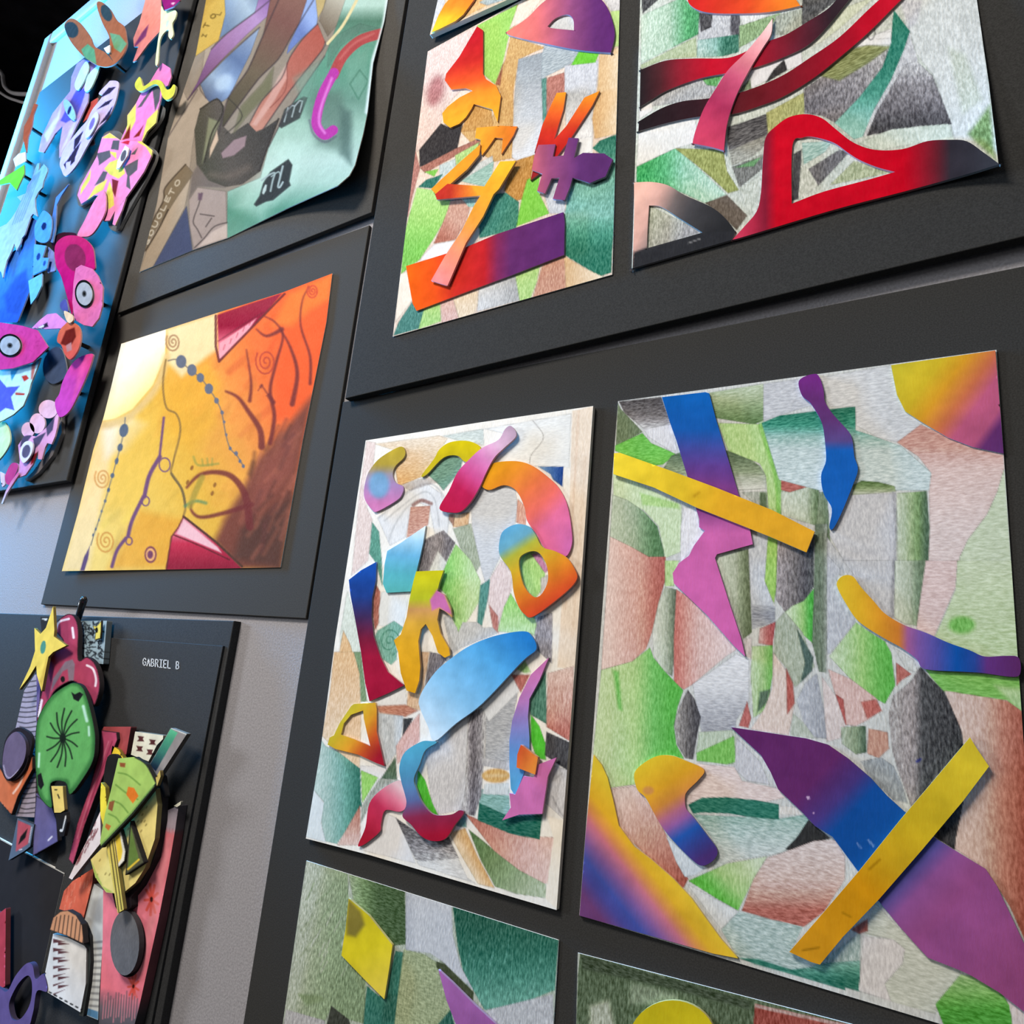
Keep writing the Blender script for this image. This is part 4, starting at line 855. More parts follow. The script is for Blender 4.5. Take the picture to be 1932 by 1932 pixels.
P((196,196,198), '1130,230 1190,430 1100,460 900,780 830,950 800,960 880,770 1000,560 1090,350', g=.7, o=0)
P(GV((430,(196,196,198)),(600,(130,126,129)),(760,(98,94,98)),(880,(58,56,60))), '1180,430 1290,530 1350,680 1425,872 1200,882 830,952 900,780 1100,450', g=.85)
P(GV((80,(26,112,92)),(450,(34,114,94)),(650,(64,138,118)),(800,(118,176,160)),(960,(146,198,184))), '1020,70 1132,220 1090,350 1000,560 880,770 800,960 740,975 605,862 780,680 940,470 1000,300 1010,150', g=.5)
P((202,213,197), '778,1002 1000,908 1402,868 1442,982 1200,1002 900,1055', g=.6)
art = thing('collage_drawing', 'grey and green pencil drawing with red ribbons and a red arch', 'artwork', wall_pt((1550, 400), 0), AG)
T()
bl_, br = wxy((1192, 506), H), wxy((1884, 311), H); d = (br - bl_) / np.linalg.norm(br - bl_); up = np.array([d[1], -d[0]]) * 0.448
tlp = bl_ + up; trp = br + up
GR = 1.0
liftR = lambda u, v: 0.010 * np.clip((u - 0.72) / 0.28, 0, 1) ** 2 * np.clip((v - 0.55) / 0.45, 0, 1) ** 2
def px_of(p, h=H): return proj(np.array([[p[0], -h, CAMZ - p[1]]]))[0]
er = [np.array(q, float) for q in ([px_of(tlp), px_of(trp)], [px_of(trp), (1843, 0), (1866, 160), (1884, 311)], [(1192, 506), (1412, 443), (1640, 378), (1884, 311)], [px_of(tlp), (1208, 0), (1192, 506)])]
sheet(art, None, (196,202,190), take(), H, edges=er, lift=liftR, gain=GR, g=.6)
DEF.update(g=0.1, o=0.0)
h1, h2, h3 = H + .002, H + .004, H + .006
T(1180, 0, 520)
cut(art, '430,-40! 450,30 540,80 700,95 1000,85 1225,40! 1190,-10 1150,-40!', GH((450,(196,36,36)),(850,(214,70,36)),(1150,(232,126,40))), h1, sm=1, label='red to orange curved cutout', gain=GR)
cut(art, '105,490! 280,425 480,410 720,405 880,345 1000,290 1130,240 1280,150 1420,60 1500,-30! 1590,-30! 1420,180 1300,300 1180,370 950,460 720,510 520,550 300,630 180,700 100,750!', GH((110,(38,30,32)),(240,(72,34,38)),(400,(140,30,44)),(600,(184,20,40)),(850,(166,22,42)),(1050,(126,28,46)),(1220,(90,30,42)),(1450,(48,34,40))), h1, sm=1, label='upper black and red ribbon cutout', gain=GR)
cut(art, '95,850! 250,760 400,710 580,690 800,650 1080,540 1300,400 1500,260 1700,70 1810,-30! 1960,-30! 1900,30 1700,230 1480,420 1300,560 1100,680 950,740 750,800 500,820 300,860 90,920!', GH((120,(34,27,30)),(500,(48,27,32)),(800,(88,27,35)),(1150,(116,24,34)),(1500,(150,18,36)),(1700,(178,16,36)),(1900,(186,20,40))), h1, sm=1, label='long lower red ribbon cutout', gain=GR)
cut(art, '1030,130! 1020,240 960,340 880,470 800,620 750,740 710,880 690,1055! 600,1030 470,1005! 490,920 550,760 640,610 720,490 840,370 950,240', GA(((1010,170),(238,196,190)),((860,430),(216,124,134)),((780,560),(192,80,110)),((640,720),(158,46,80)),((560,960),(196,62,92))), h2, sm=1, label='pink spike cutout over the ribbons', gain=GR)
cut(art, '750,1680! 840,1580 920,1480 950,1350 965,1100 985,960 1060,880 1150,820 1270,800 1380,830 1480,910 1600,1000 1750,1050 1942,1045 2112,990 2262,980 2392,990 2512,1070 2622,1150! 2362,1230 1962,1340 1462,1470 862,1650',
    GH((770,(192,54,80)),(900,(168,40,64)),(980,(128,28,48)),(1060,(190,12,32)),(1950,(190,8,30)),(2080,(140,20,34)),(2180,(95,26,34)),(2280,(44,38,42)),(2600,(48,46,48))), h1, holes=['1170,1020 1240,965 1320,960 1460,1000 1560,1070 1640,1120 1760,1170 1890,1205! 1700,1260 1400,1340 1210,1410 1165,1430!'], sm=1, label='red arch cutout with black tip', gain=GR, bend=lambda X: 0.010 * np.clip((X[:, 0] - 1700) / 190, 0, 1) ** 2)
P((42,42,45), '45,1900 55,1770 150,1735 545,1630 780,1620 760,1700', soft=6); L((200,195,190), '440,1705 520,1675', 8, a=.5)
cut(art, '60,1280! 180,1275 300,1300 420,1370 600,1450 700,1530 770,1620! 750,1680! 400,1780 50,1880! 60,1500', GA(((90,1330),(228,176,156)),((230,1380),(206,158,144)),((340,1420),(110,98,95)),((450,1480),(66,64,66)),((650,1600),(40,40,42))), h1, holes=['165,1440! 250,1450 380,1530 540,1630! 400,1670 150,1740! 155,1600'], layers=take(), sm=1, label='salmon and black loop cutout', gain=GR)

# ================================================================== painting with curled corner (upper left)
DEF.update(g=0.1, h=0.0, o=0.35, soft=2.4)
H = H_2 + 0.0015
T(230, 0, 510)
P((172,157,140), '600,-300 640,0 560,600 470,720 440,650 330,980 250,1450 200,1720 480,1240 520,930 560,780 640,740 700,-300')
P((204,168,80), '560,-300 720,-300 770,0 730,150 690,290 600,350 525,402 600,0', g=.15)
LT((110,85,30), 9, 'TO', 615, 200, (46, -66), (16, -30), (-34, -6)); LT((120,95,40), 8, 'IL', 596, 268, (105, -160), (12, -22), (-26, -5))
P(GA(((760,200),(110,130,158)),((900,60),(168,188,205)),((1060,0),(105,120,150))), '720,-300 1100,-300 1080,20 950,90 750,240 700,270 740,100')
P(GA(((560,600),(112,78,118)),((760,380),(150,112,156)),((960,140),(176,142,186)),((1120,0),(128,92,146))), '1060,-300 1200,-300 1110,30 1080,80 900,240 740,400 560,600 470,715 540,590 640,350 750,240 950,90')
P(GA(((600,700),(84,98,128)),((700,580),(150,174,204)),((820,430),(96,116,152)),((960,220),(150,166,188))), '560,600 740,420 985,195 920,380 830,560 770,690 720,725 640,745 600,700')
E((190,210,228), 730, 590, 70, 50, rot=-40, soft=14, a=.7)
P(GA(((760,860),(82,76,60)),((950,520),(108,94,76)),((1150,150),(122,84,76)),((1250,-50),(135,98,86))), '1120,-300 1420,-300 1370,0 1230,230 1120,420 980,560 830,760 730,900 690,960 760,700 900,500 1010,250')
P(GA(((1250,180),(108,126,176)),((1330,120),(150,170,212))), '1420,-300 1400,0 1402,100 1390,190 1280,280 1180,385 1190,330 1270,160')
P((190,166,112), '1375,-100 1480,-100 1440,60 1400,130'); P(GA(((1440,200),(120,105,88)),((1600,0),(196,188,168))), '1480,-60 1680,-60 1560,150 1470,260 1425,170 1410,150')
P(GV((-100,(190,214,196)),(40,(186,214,196)),(150,(88,128,106)),(300,(104,156,130)),(500,(98,152,126)),(720,(112,150,130)),(880,(160,192,170)),(1150,(192,214,196)),(1300,(178,204,184)),(1500,(94,148,122)),(1650,(110,160,136))), '1700,-300 1960,-300 1900,0 1875,150 1840,300 1800,450 1760,800 1730,950 1670,1180 1630,1260 1545,1330 750,1710 755,1370 990,1270 1050,1050 1180,800 1450,400 1500,280', g=.12)
P((96,120,106), '1330,800 1380,650 1560,660 1640,900 1560,1080 1400,1040', soft=26, o=0, a=.7); P((86,110,100), '1560,760 1640,800 1640,1180 1560,1100', soft=18, o=0, a=.8)
P((205,234,214), '800,1480 1050,1150 1180,1000 1300,1050 1240,1300 1000,1560', soft=30, o=0, a=.5); P((128,170,146), '1600,430 1760,350 1740,760 1620,640', soft=14, o=0, a=.5)
L((232,212,158), '1700,-40 1580,180 1470,312', 20)
L((178,76,74), '1850,240 1700,290 1580,400 1512,535', 74); L((188,62,160), '1516,520 1432,680 1390,850 1402,920 1450,965 1510,930', 70)
L((238,140,214), '1500,560 1425,760 1410,880 1450,950', 18, soft=4, a=.8); L((206,120,112), '1800,240 1660,310 1560,420', 16, soft=4, a=.6); L((90,80,100), '1340,860 1370,960 1450,1015 1530,975', 12, soft=4, a=.6)
L((92,138,114), '1700,500 1760,580 1690,710 1630,600 1700,500', 12, sm=0)
L((228,238,232), '1905,-20 1880,150 1845,290 1800,430 1785,560 1755,800', 36, soft=4, a=.9)
P(GA(((930,920),(196,140,120)),((1100,680),(178,112,96)),((1420,250),(176,92,78))), '1400,170 1452,300 1430,360 1200,650 1010,920 960,940 908,890 1000,720 1140,560 1200,410 1290,280')
P((222,180,165), '1110,560 1180,450 1180,560 1090,720 960,900 930,890 1050,690', soft=5, o=0, a=.6); L((130,70,62), '1180,450 1170,640 1060,770', 8, a=.6)
P(GA(((560,1000),(74,72,60)),((780,1250),(88,80,72)),((1050,900),(66,62,58))), '560,780 680,700 730,760 720,900 780,960 900,880 960,945 1010,925 1120,850 1040,1060 985,1225 860,1315 740,1335 600,1285 535,1180 520,930', g=.22)
P((116,112,86), '850,760 1000,600 1085,478 1065,650 920,800 800,950', soft=8, o=.2); P((154,128,128), '708,1095 800,1000 892,968 880,1045 800,1112 720,1132', soft=3)
P((132,132,104), '620,840 700,870 640,1000 572,1170', soft=6, o=.2); P((206,178,150), '680,930 690,1000 625,1130 630,1060', soft=3, o=.2); L((50,46,40), '560,780 680,710 720,800 640,960 590,1160', 12, a=.8); L((60,56,50), '760,700 860,830 740,960', 10, a=.6); L((56,50,46), '1120,850 1030,1080 985,1220', 14, a=.8); L((140,120,105), '640,1250 760,1260 900,1200', 40, soft=14, a=.4)
P((68,72,70), '1165,780 1300,690 1325,700 1270,845 1140,915 1120,900', soft=4); LT((170,180,176), 10, 'm', 1160, 870, (0, 0), (110, -70), (30, -110))
P((60,64,64), '1060,1230 1190,1138 1218,1180 1195,1295 1205,1325 1080,1430 1030,1440 960,1475 945,1460 985,1400 1010,1310', soft=4)
P((200,214,204), '1008,1352 1025,1318 1036,1322 1030,1362 1012,1392 1002,1380', o=0); L((170,184,178), '1000,1290 1050,1252 1092,1236 1078,1290 1062,1366', 12); L((165,180,174), '1068,1262 1118,1228 1132,1250', 9); L((176,190,184), '1150,1188 1130,1270 1116,1332 1130,1336 1150,1302', 13)
P(GA(((200,1800),(168,146,120)),((430,1380),(186,168,146))), '470,1250 495,1250 450,1480 225,1905 125,1945 200,1720')
P((128,112,90), '310,1340 455,1175 512,1240 400,1400 330,1510 200,1700 160,1800 140,1730 240,1550 290,1440', soft=3)
L((70,58,46), '455,1175 310,1340 300,1430 230,1560 150,1740', 10, a=.8); L((70,58,46), '330,1500 260,1640 170,1790', 12, a=.9)
LT((205,195,176), 9, 'SOUOLE', 185, 1750, (29, -61), (18, -38), (-26, -12)); LT((205,195,176), 9, 'TO', 362, 1398, (38, -64), (20, -40), (-28, -12))
P((76,82,108), '462,1475 505,1795 225,1905', soft=4)
P((172,152,140), '540,1340 742,1368 752,1700 515,1785 482,1600 480,1430')
for q in ('570,1380 550,1460 510,1580 540,1640 570,1700', '560,1530 660,1545', '600,1620 640,1560', '752,1590 660,1620 590,1700 520,1770'): L((84,72,68), q, 9, a=.8)
P((206,184,168), '752,1600 752,1700 545,1765 640,1660', soft=4, o=0); P((110,86,96), '545,1380 580,1380 570,1430 545,1430', soft=4, o=0)
P((120,108,100), '540,1180 620,1290 740,1340 540,1335 480,1420 500,1250', soft=5, o=0)
for q_, w_ in (('470,712 560,600 740,410 985,195', 9), ('640,350 750,240 950,90 1060,0', 9), ('690,960 760,700 900,500 1010,250 1120,0', 10), ('730,900 830,760 980,560 1120,420 1230,230 1370,0', 10), ('908,890 1000,720 1140,560 1200,410 1290,280 1400,170', 8), ('1010,925 1200,650 1430,360 1452,300', 9), ('600,700 560,640 560,610', 8), ('1050,1050 1180,800 1450,400', 8), ('330,980 430,820 540,640', 8)): L((62,52,56), q_, w_, soft=2.5, a=.6)
P((92,120,104), '1480,330 1540,250 1700,170 1830,200 1700,230 1560,330 1470,480', soft=12, a=.6); P((120,158,138), '1230,560 1420,430 1350,640 1300,760', soft=18, a=.5)
art = thing('painted_drawing', 'green and brown pencil drawing of scissors-like shapes, its corner curling off', 'artwork', wall_pt((450, 420), 0), AG)
q = lambda s: pts(s)
e2 = [q('650,-330 1250,-330 1930,-330'), q('1930,-330 1900,0 1875,150 1835,300 1795,450 1755,800 1725,950 1665,1180 1625,1255 1545,1325'), q('125,1945 500,1790 760,1700 1200,1480 1545,1325'), q('650,-330 600,0 525,400 440,650 330,980 250,1450 125,1945')]
lift2 = lambda u, v: 0.030 * np.clip((u - 0.45) / 0.55, 0, 1) ** 2 * np.clip((v - 0.2) / 0.8, 0, 1) ** 1.5
sheet(art, None, (150,136,120), take(), H, edges=e2, lift=lift2, gain=0.54, res=1.8, g=.1)

# ================================================================== orange painting (middle left)
DEF.update(g=0.12, h=0.0, o=0.0, soft=2.4)
H = H_3 + 0.0015
T(70, 480, 620)
BASE3 = GA(((180,1300),(240,208,120)),((500,1250),(232,192,92)),((850,1100),(226,172,68)),((1150,950),(230,150,72)),((1400,850),(238,112,60)),((1700,700),(240,92,52)))
for k in range(150):
    x, y = random.uniform(180, 1650), random.uniform(250, 1830); t = random.uniform(1.9, 2.5); n_ = random.uniform(60, 170); c = BASE3(tp([(x, y)]))[0] * random.uniform(.86, 1.10) + np.array([0, random.uniform(-8, 8), 0])
    L(tuple(np.clip(c, 0, 255)), f'{x:.0f},{y:.0f} {x+n_*math.cos(t):.0f},{y+n_*math.sin(t):.0f}', random.uniform(20, 60), soft=7, a=.45)
P((242,218,170), '145,1865 240,1500 330,1150 380,1000 470,1010 420,1300 330,1700 300,1865', soft=18, a=.8)
P((238,232,214), '370,1000 560,960 640,1000 520,1150 400,1200', soft=24, a=.8)
P((226,166,60), '780,780 1000,620 1080,760 1050,1000 900,1150 780,1050', soft=30, a=.7); P((232,188,84), '500,1000 700,900 700,1200 600,1500 400,1500', soft=40, a=.6); P((230,150,50), '600,1500 860,1560 780,1850 420,1850', soft=26, a=.6)
P((232,208,156), '760,440 1055,345 1060,560 1000,600 850,720 770,640', soft=14)
P(GA(((520,600),(246,242,232)),((640,720),(253,240,180)),((720,820),(255,228,120))), '490,525 757,440 752,600 680,770 560,910 460,965 375,980')
L((216,184,128), '760,600 700,780 570,930 450,995 365,1005', 44, soft=9, a=.8)
P((240,96,52), '1440,250 1740,105 1705,400 1605,850 1500,960 1400,980 1390,700 1420,480', soft=22)
P((242,130,60), '1480,235 1740,110 1720,260 1600,330 1500,420 1380,420', soft=18, a=.7)
P((122,70,58), '1620,830 1570,1100 1430,1850 1190,1850 1040,1690 1100,1560 1200,1400 1300,1200 1480,1000', soft=22); P((92,62,54), '1200,1620 1500,1420 1430,1850 1150,1790', soft=24); P((150,84,72), '1540,980 1500,1300 1300,1500 1200,1560 1330,1230', soft=30, a=.6)
for k in range(46):
    x, y = random.uniform(1180, 1560), random.uniform(1000, 1800)
    if (x - 1050) * 0.9 + (y - 1690) * 0.6 > -120: L(random.choice([(84,54,48), (150,88,70), (172,100,80), (104,62,58)]), f'{x:.0f},{y:.0f} {x+random.uniform(20,90):.0f},{y-random.uniform(60,160):.0f}', random.uniform(14, 34), soft=6, a=.4)
P(GV((300,(148,44,62)),(420,(142,26,54)),(500,(206,90,112)),(580,(236,150,164))), '1060,355 1250,290 1440,228 1350,335 1200,490 1070,625 1063,450')
P((236,156,166), '1073,520 1290,375 1240,450 1070,615', soft=4)
for x in range(5): L((150,40,60), f'{1095+x*38},{560-x*36} {1105+x*38},{530-x*34}', 6, a=.5)
L((96,44,50), '1050,360 1050,540 1070,630 1350,340 1455,232', 14, sm=0, a=.85); L((96,40,50), '1065,510 1200,420 1330,340', 7, a=.5)
P(GV((1560,(232,146,156)),(1640,(222,110,126)),(1700,(196,52,76)),(1830,(146,38,58))), '860,1540 1000,1640 1205,1850 755,1855 790,1660 830,1600')
P((242,186,190), '862,1560 1060,1720 1085,1755 820,1642', soft=4); L((86,58,50), '860,1540 1050,1690 1205,1835', 14, sm=0); L((104,40,48), '805,1650 950,1710 1130,1795', 8); L((96,50,46), '862,1540 830,1605 790,1660 760,1850', 9, sm=0, a=.8)
BR = (112,52,52)
for s_, w_ in (('1320,1130 1310,1030 1240,920 1180,840 1110,805', 40), ('1250,860 1258,750 1230,560', 22), ('1370,1110 1395,950 1370,800 1405,640 1445,480 1400,400 1340,365', 26), ('1500,880 1530,700 1490,550 1430,440', 30), ('1605,760 1605,600 1550,420 1560,270 1600,190', 18), ('1440,440 1350,480 1290,440', 26), ('1390,870 1320,770', 24), ('1250,1600 1225,1420 1150,1310 1050,1280 950,1300 880,1370', 46), ('1260,1470 1100,1520 960,1545 905,1500 915,1450', 30), ('1320,770 1300,800', 14)): L(BR, s_, w_, soft=4, a=.85, tp_=.3)
for x, y, r, c in ((800,515,44,(150,110,80)), (1345,630,62,(176,70,56)), (385,1315,48,(206,150,90)), (405,1685,55,(205,140,70)), (1620,215,34,(196,74,56))): SP(c, x, y, r, 2.6, 10, 1.35)
E((128,72,82), 667, 1765, 36, 50); E((238,170,110), 667, 1765, 27, 38); E((120,70,95), 665, 1765, 17, 24)
L((120,110,100), '770,625 830,620 900,680 960,725 1010,790 1055,860 1085,930 1110,1060 1135,1140 1180,1190 1215,1250', 7)
for x, y, r in ((847,630,31), (910,680,28), (960,725,22), (1010,790,25), (1055,860,14), (1088,930,10), (1100,985,7), (1112,1060,7), (1135,1140,9), (1170,1170,11), (1192,1215,9), (1212,1245,9)): E((100,106,122), x, y, r, r * 1.25, soft=2)
L((110,110,110), '518,960 510,1040 488,1135 443,1300 400,1450 345,1615 315,1710', 6)
for x, y, a_, b_ in ((510,1035,26,40), (488,1135,16,24), (468,1215,11,20), (443,1300,12,15), (420,1385,9,14), (400,1450,7,12), (380,1510,6,10), (363,1562,5,9), (345,1615,6,9), (330,1650,6,10)): E((88,102,122), x, y, a_, b_, rot=12, soft=2)
P((96,80,120), '310,1715 300,1790 278,1860 252,1860 275,1780')
V_ = (112,78,112)
for s_, w_ in (('745,960 732,1080 720,1190', 14), ('722,1190 660,1300 630,1425', 24), ('625,1425 560,1560 535,1655', 22), ('522,1668 470,1740 440,1835', 20)): L(V_, s_, w_, soft=2.5)
for x, y, r in ((750,1237,32), (638,1450,22), (541,1685,18)): L(V_, ' '.join(f'{x+r*math.cos(t):.0f},{y+r*1.25*math.sin(t):.0f}' for t in np.linspace(0, 6.3, 14)), 8)
L((132,104,62), '757,620 740,760 760,900 820,940 842,1040 800,1220 790,1290 850,1380 872,1480 862,1535', 12, a=.8)
L((96,84,66), '790,1290 850,1380 872,1480', 16, a=.6)
for s_, w_, c in (('920,1190 950,1240 1065,1230', 10, (128,140,70)), ('870,1480 930,1450 992,1462', 18, (88,132,92)), ('970,1310 930,1400 900,1480', 34, (158,142,62)), ('970,1205 975,1240', 7, (128,140,70)), ('1000,1200 1005,1240', 7, (128,140,70)), ('1030,1200 1028,1240', 7, (128,140,70))): L(c, s_, w_, soft=4, a=.7)
for x, y in ((910,1255), (885,1340), (1045,1355), (1030,1405)): E((150,100,50), x, y, 9, 15, rot=20)
art = thing('painted_drawing', 'orange and yellow painting with spirals, branches and red beak shapes', 'artwork', wall_pt((320, 1090), 0), AG)
e3 = [q('495,525 760,440 1055,345 1440,225 1735,112'), q('1735,112 1700,400 1560,1100 1430,1840'), q('145,1862 800,1852 1430,1840'), q('495,525 440,760 390,960 330,1150 240,1520 145,1862')]
lift3 = lambda u, v: 0.004 * (1 - u) ** 3 + 0.002 * np.sin(v * 9) * (1 - u) ** 4
sheet(art, None, BASE3, take(), H, edges=e3, lift=lift3, gain=0.86, res=2.0, g=.12)
# ================================================================== board of paper creatures (far left)
CG = 'paper creatures on the thick black board'
HB = H_A; FLOOR[0] = HB
DEF.update(g=0.08, h=0.0, o=0.0, soft=1.4)
def spacer(parent, px, h0, h1, r=0.003):
    """hidden foam block that holds a raised piece off the board"""
    p = W([px], h1)[0]; b = parent_base(parent)
    return box_obj('foam_spacer', (p[0] - r, -h1, p[2] - r), (p[0] + r, -h0, p[2] + r), MAT_BLACK2, 0, parent, base=b)
GL = 0.62
def fig(name, label, px): return thing(name, label, 'paper figure', wall_pt(px, HB), CG)
# --- brown forked creature
T(0, 0, 400)
f = fig('paper_creature', 'brown forked paper shape with dark ovals and green patches', (200, 124))
P((92,146,104), '740,450 800,400 860,450 880,590 770,525', soft=2); P((104,150,110), '1000,300 1090,320 1155,400 1100,480 1040,440', soft=2)
E((48,62,66), 650, 272, 62, 76, rot=-25); E((50,66,70), 970, 118, 46, 80, rot=-22)
h = HB + .034
cut(f, '590,220 640,170 720,200 820,330 860,420 960,480 1030,560 990,480 1000,400 990,320 930,200 880,40 920,15 1000,80 1060,180 1130,240 1150,330 1155,420 1100,530 1010,600 900,600 770,520 660,400 600,290', (160,92,62), h, layers=take(), sm=1, res=1.6, back=True, gain=GL)
spacer(f, (210, 115), HB, h - .0025)
cut(f, '945,440 1000,410 1000,480 970,480', (240,240,240), h + .004, t=.003, name='white_peg', gain=GL)
# --- purple flower with mint petals
f = fig('paper_creature', 'violet star-petalled paper flower with mint leaves and a blue eye', (130, 290))
h = HB + .016
P((84,84,188), '690,830 790,800 750,930 700,1060 600,1120 550,1100 620,960', soft=3); P((224,222,246), '400,1230 520,1060 560,960 540,1080 430,1290', soft=6, a=.8); P((222,214,244), '560,1380 640,1180 700,1080 660,1200', soft=6, a=.8)
pz = cut(f, '760,540 910,590 880,700 810,820 800,930 740,1060 650,1250 590,1400 540,1440 540,1330 570,1150 500,1220 400,1390 350,1380 380,1240 480,1030 600,880 640,830 650,700 700,580', GV((560,(150,140,226)),(900,(176,150,216)),(1400,(196,160,222))), h, layers=take(), res=1.6, gain=GL, label='violet petals')
for s_ in ('790,560 805,640 720,815 680,770 740,620', '885,600 915,590 830,800 770,825 800,690'): cut(f, s_, (196,240,214), h + .004, sm=1, res=2, gain=GL, label='mint leaf')
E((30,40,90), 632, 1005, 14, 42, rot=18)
cut(pz, tp([(632 + 48*math.cos(t)*.95 - 100*math.sin(t)*-.3, 1000 + 48*math.cos(t)*.3 + 100*math.sin(t)*.95) for t in np.linspace(0, 6.28, 24)[:-1]]), (146,188,234), h + .004, layers=take(), res=1.5, name='eye', gain=GL, label='pale blue eye')
# --- lilac lacy moth
f = fig('paper_creature', 'lilac lace-cut paper moth over a red scrap', (165, 330))
cut(f, '790,950 890,890 880,1000 830,1060 750,1120', (198,88,84), HB + .008, res=2, gain=GL, label='red scrap'); cut(f, '800,1290 850,1260 860,1310 825,1330', (180,110,100), HB + .008, res=2, gain=GL, label='red scrap')
D_ = (46,40,66)
for s_ in ('900,900 990,800 1060,790 1000,850', '880,1000 960,930 1030,900 990,950', '900,1140 960,1060 1030,960 990,1080', '680,1270 760,1190 720,1300 670,1370', '600,1480 680,1360 740,1290 690,1420 640,1470', '650,1440 690,1400 680,1470 640,1510', '580,1500 600,1470 600,1540'): P(D_, s_, soft=1.2)
pz = cut(f, '1010,735 1080,750 1070,850 1040,960 980,1080 880,1190 800,1320 700,1500 600,1605 560,1550 545,1480 590,1350 720,1180 790,1100 840,1000 930,880 900,850 980,760', GA(((1000,760),(206,178,210)),((800,1150),(196,178,226)),((600,1550),(202,182,232))), HB + .018, layers=take(), res=1.4, sm=1, gain=GL, label='lilac wings with slits')
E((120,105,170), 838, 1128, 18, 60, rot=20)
cut(pz, '870,1020 895,1050 880,1120 830,1220 790,1255 775,1230 800,1130', (206,202,240), HB + .022, layers=take(), res=1.5, sm=1, name='eye', gain=GL, label='pale eye')
# --- salmon bird with lime drip
f = fig('paper_creature', 'salmon paper bird with lime drip and magenta beak', (290, 118))
P((116,56,104), '1355,220 1330,330 1230,430 1220,420 1290,300', soft=3)
cut(f, '1340,-60 1460,-60 1475,120 1462,280 1350,400 1240,550 1210,565 1260,425 1220,425 1215,350 1270,210', GV((0,(232,150,136)),(500,(212,124,118))), HB + .018, layers=take(), res=1.8, gain=GL, label='salmon body')
E((190,200,180), 1525, 215, 12, 34, rot=15)
cut(f, '1470,60 1500,100 1600,95 1600,160 1570,220 1580,310 1555,355 1535,330 1530,270 1460,360 1440,570 1415,575 1440,360 1460,250', (226,234,172), HB + .024, layers=take(), res=1.6, sm=1, gain=GL, label='lime drip')
P((230,180,190), '1550,30 1600,20 1580,45', soft=1.5)
cut(f, '1455,-60 1660,-60 1640,5 1580,60 1500,92', (142,30,102), HB + .030, layers=take(), res=1.8, gain=GL, label='magenta beak')
# --- pink and yellow dragon
f = fig('paper_creature', 'pink and yellow paper dragon with grey patches and a white eye', (220, 430))
cut(f, '1110,1290 1090,1200 950,1215 910,1400 840,1500 740,1640 700,1740 705,1830 740,1880 890,1790 960,1800 990,2060 1070,2100 1120,2020 1240,1800 1340,1620 1420,1440 1405,1360 1310,1290 1420,1150 1480,1040 1460,960 1240,1130', (104,106,110), HB + .006, t=.005, sm=1, res=3, gain=GL, label='grey backing edge')
P((222,206,96), '1240,940 1160,1050 1150,1200 1105,1285 1190,1190 1235,1100', soft=2); P((222,206,96), '1440,990 1340,1090 1290,1300 1400,1150 1440,1100', soft=2); P((86,82,86), '1250,985 1330,870 1400,768 1465,800 1452,920 1412,1015 1400,900 1390,820 1290,972', soft=2); P((120,30,24), '1115,1275 1190,1130 1180,1260', soft=2); P((130,34,30), '1215,1255 1310,1140 1270,1240', soft=2)
cut(f, '1480,575 1550,620 1560,700 1530,780 1485,790 1470,880 1440,1000 1420,1120 1340,1200 1290,1300 1200,1335 1095,1285 1160,1140 1160,1050 1240,940 1290,840 1370,740 1430,640', (236,128,184), HB + .014, layers=take(), res=1.6, gain=GL, label='pink neck')
cut(f, '1230,760 1270,700 1290,740 1310,785 1400,730 1470,740 1510,810 1550,810 1580,770 1600,790 1580,870 1520,910 1480,880 1450,790 1400,770 1290,830 1240,810', (206,198,74), HB + .022, t=.004, sm=1, res=2, gain=GL, label='yellow curling feelers')
T(0, 300, 400)
for s_ in ('1000,-240 1100,-170 1060,-190 930,-190', '1240,-230 1390,-80 1385,-20 1330,-110 1260,-150', '1000,30 1080,0 1130,90 1140,130 1080,180 1000,140 950,90', '740,260 800,160 830,90 820,190 730,330', '780,400 870,250 980,180 940,280 850,330', '970,300 1000,200 1030,300 1040,420 990,460', '1080,540 1160,380 1190,330 1130,480 1050,602', '990,-70 1060,-60 1060,0 1040,-20'): P((222,208,96), s_, soft=1.5)
for s_ in ('1030,-170 1090,-170 1080,-80 1010,-90', '880,-50 1000,-80 1010,-20 900,60 900,20', '1130,70 1260,0 1250,100 1180,160 1190,280 1150,250 1160,150', '940,110 980,120 950,200 860,245', '1190,-40 1260,-110 1230,-40', '1090,430 1150,350 1110,400'): P((92,88,94), s_, soft=1.5)
P((120,40,50), '1020,180 1080,200 1050,350 1025,290', soft=2); P((196,40,60), '1100,-150 1190,-180 1170,-130', soft=2)
pz = cut(f, '930,-200 1000,-240 1100,-170 1290,-160 1390,-80 1380,-30 1310,120 1220,250 1150,350 1110,470 1050,605 1025,595 1050,470 1000,560 940,565 960,470 950,330 860,330 740,410 705,330 730,250 830,70 880,-20 890,-60', (238,140,188), HB + .015, layers=take(), res=1.4, gain=GL, label='pink body with yellow and grey patches')
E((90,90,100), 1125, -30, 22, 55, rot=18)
cut(pz, '1140,-125 1175,-100 1160,-30 1090,80 1060,90 1070,20', (240,240,244), HB + .021, layers=take(), res=1.4, name='eye', gain=GL, label='white eye')
cut(f, '950,290 962,460 900,600 830,690 760,708 705,692 770,560 860,380', (240,134,176), HB + .020, sm=1, res=2.5, gain=GL, label='pink feather')
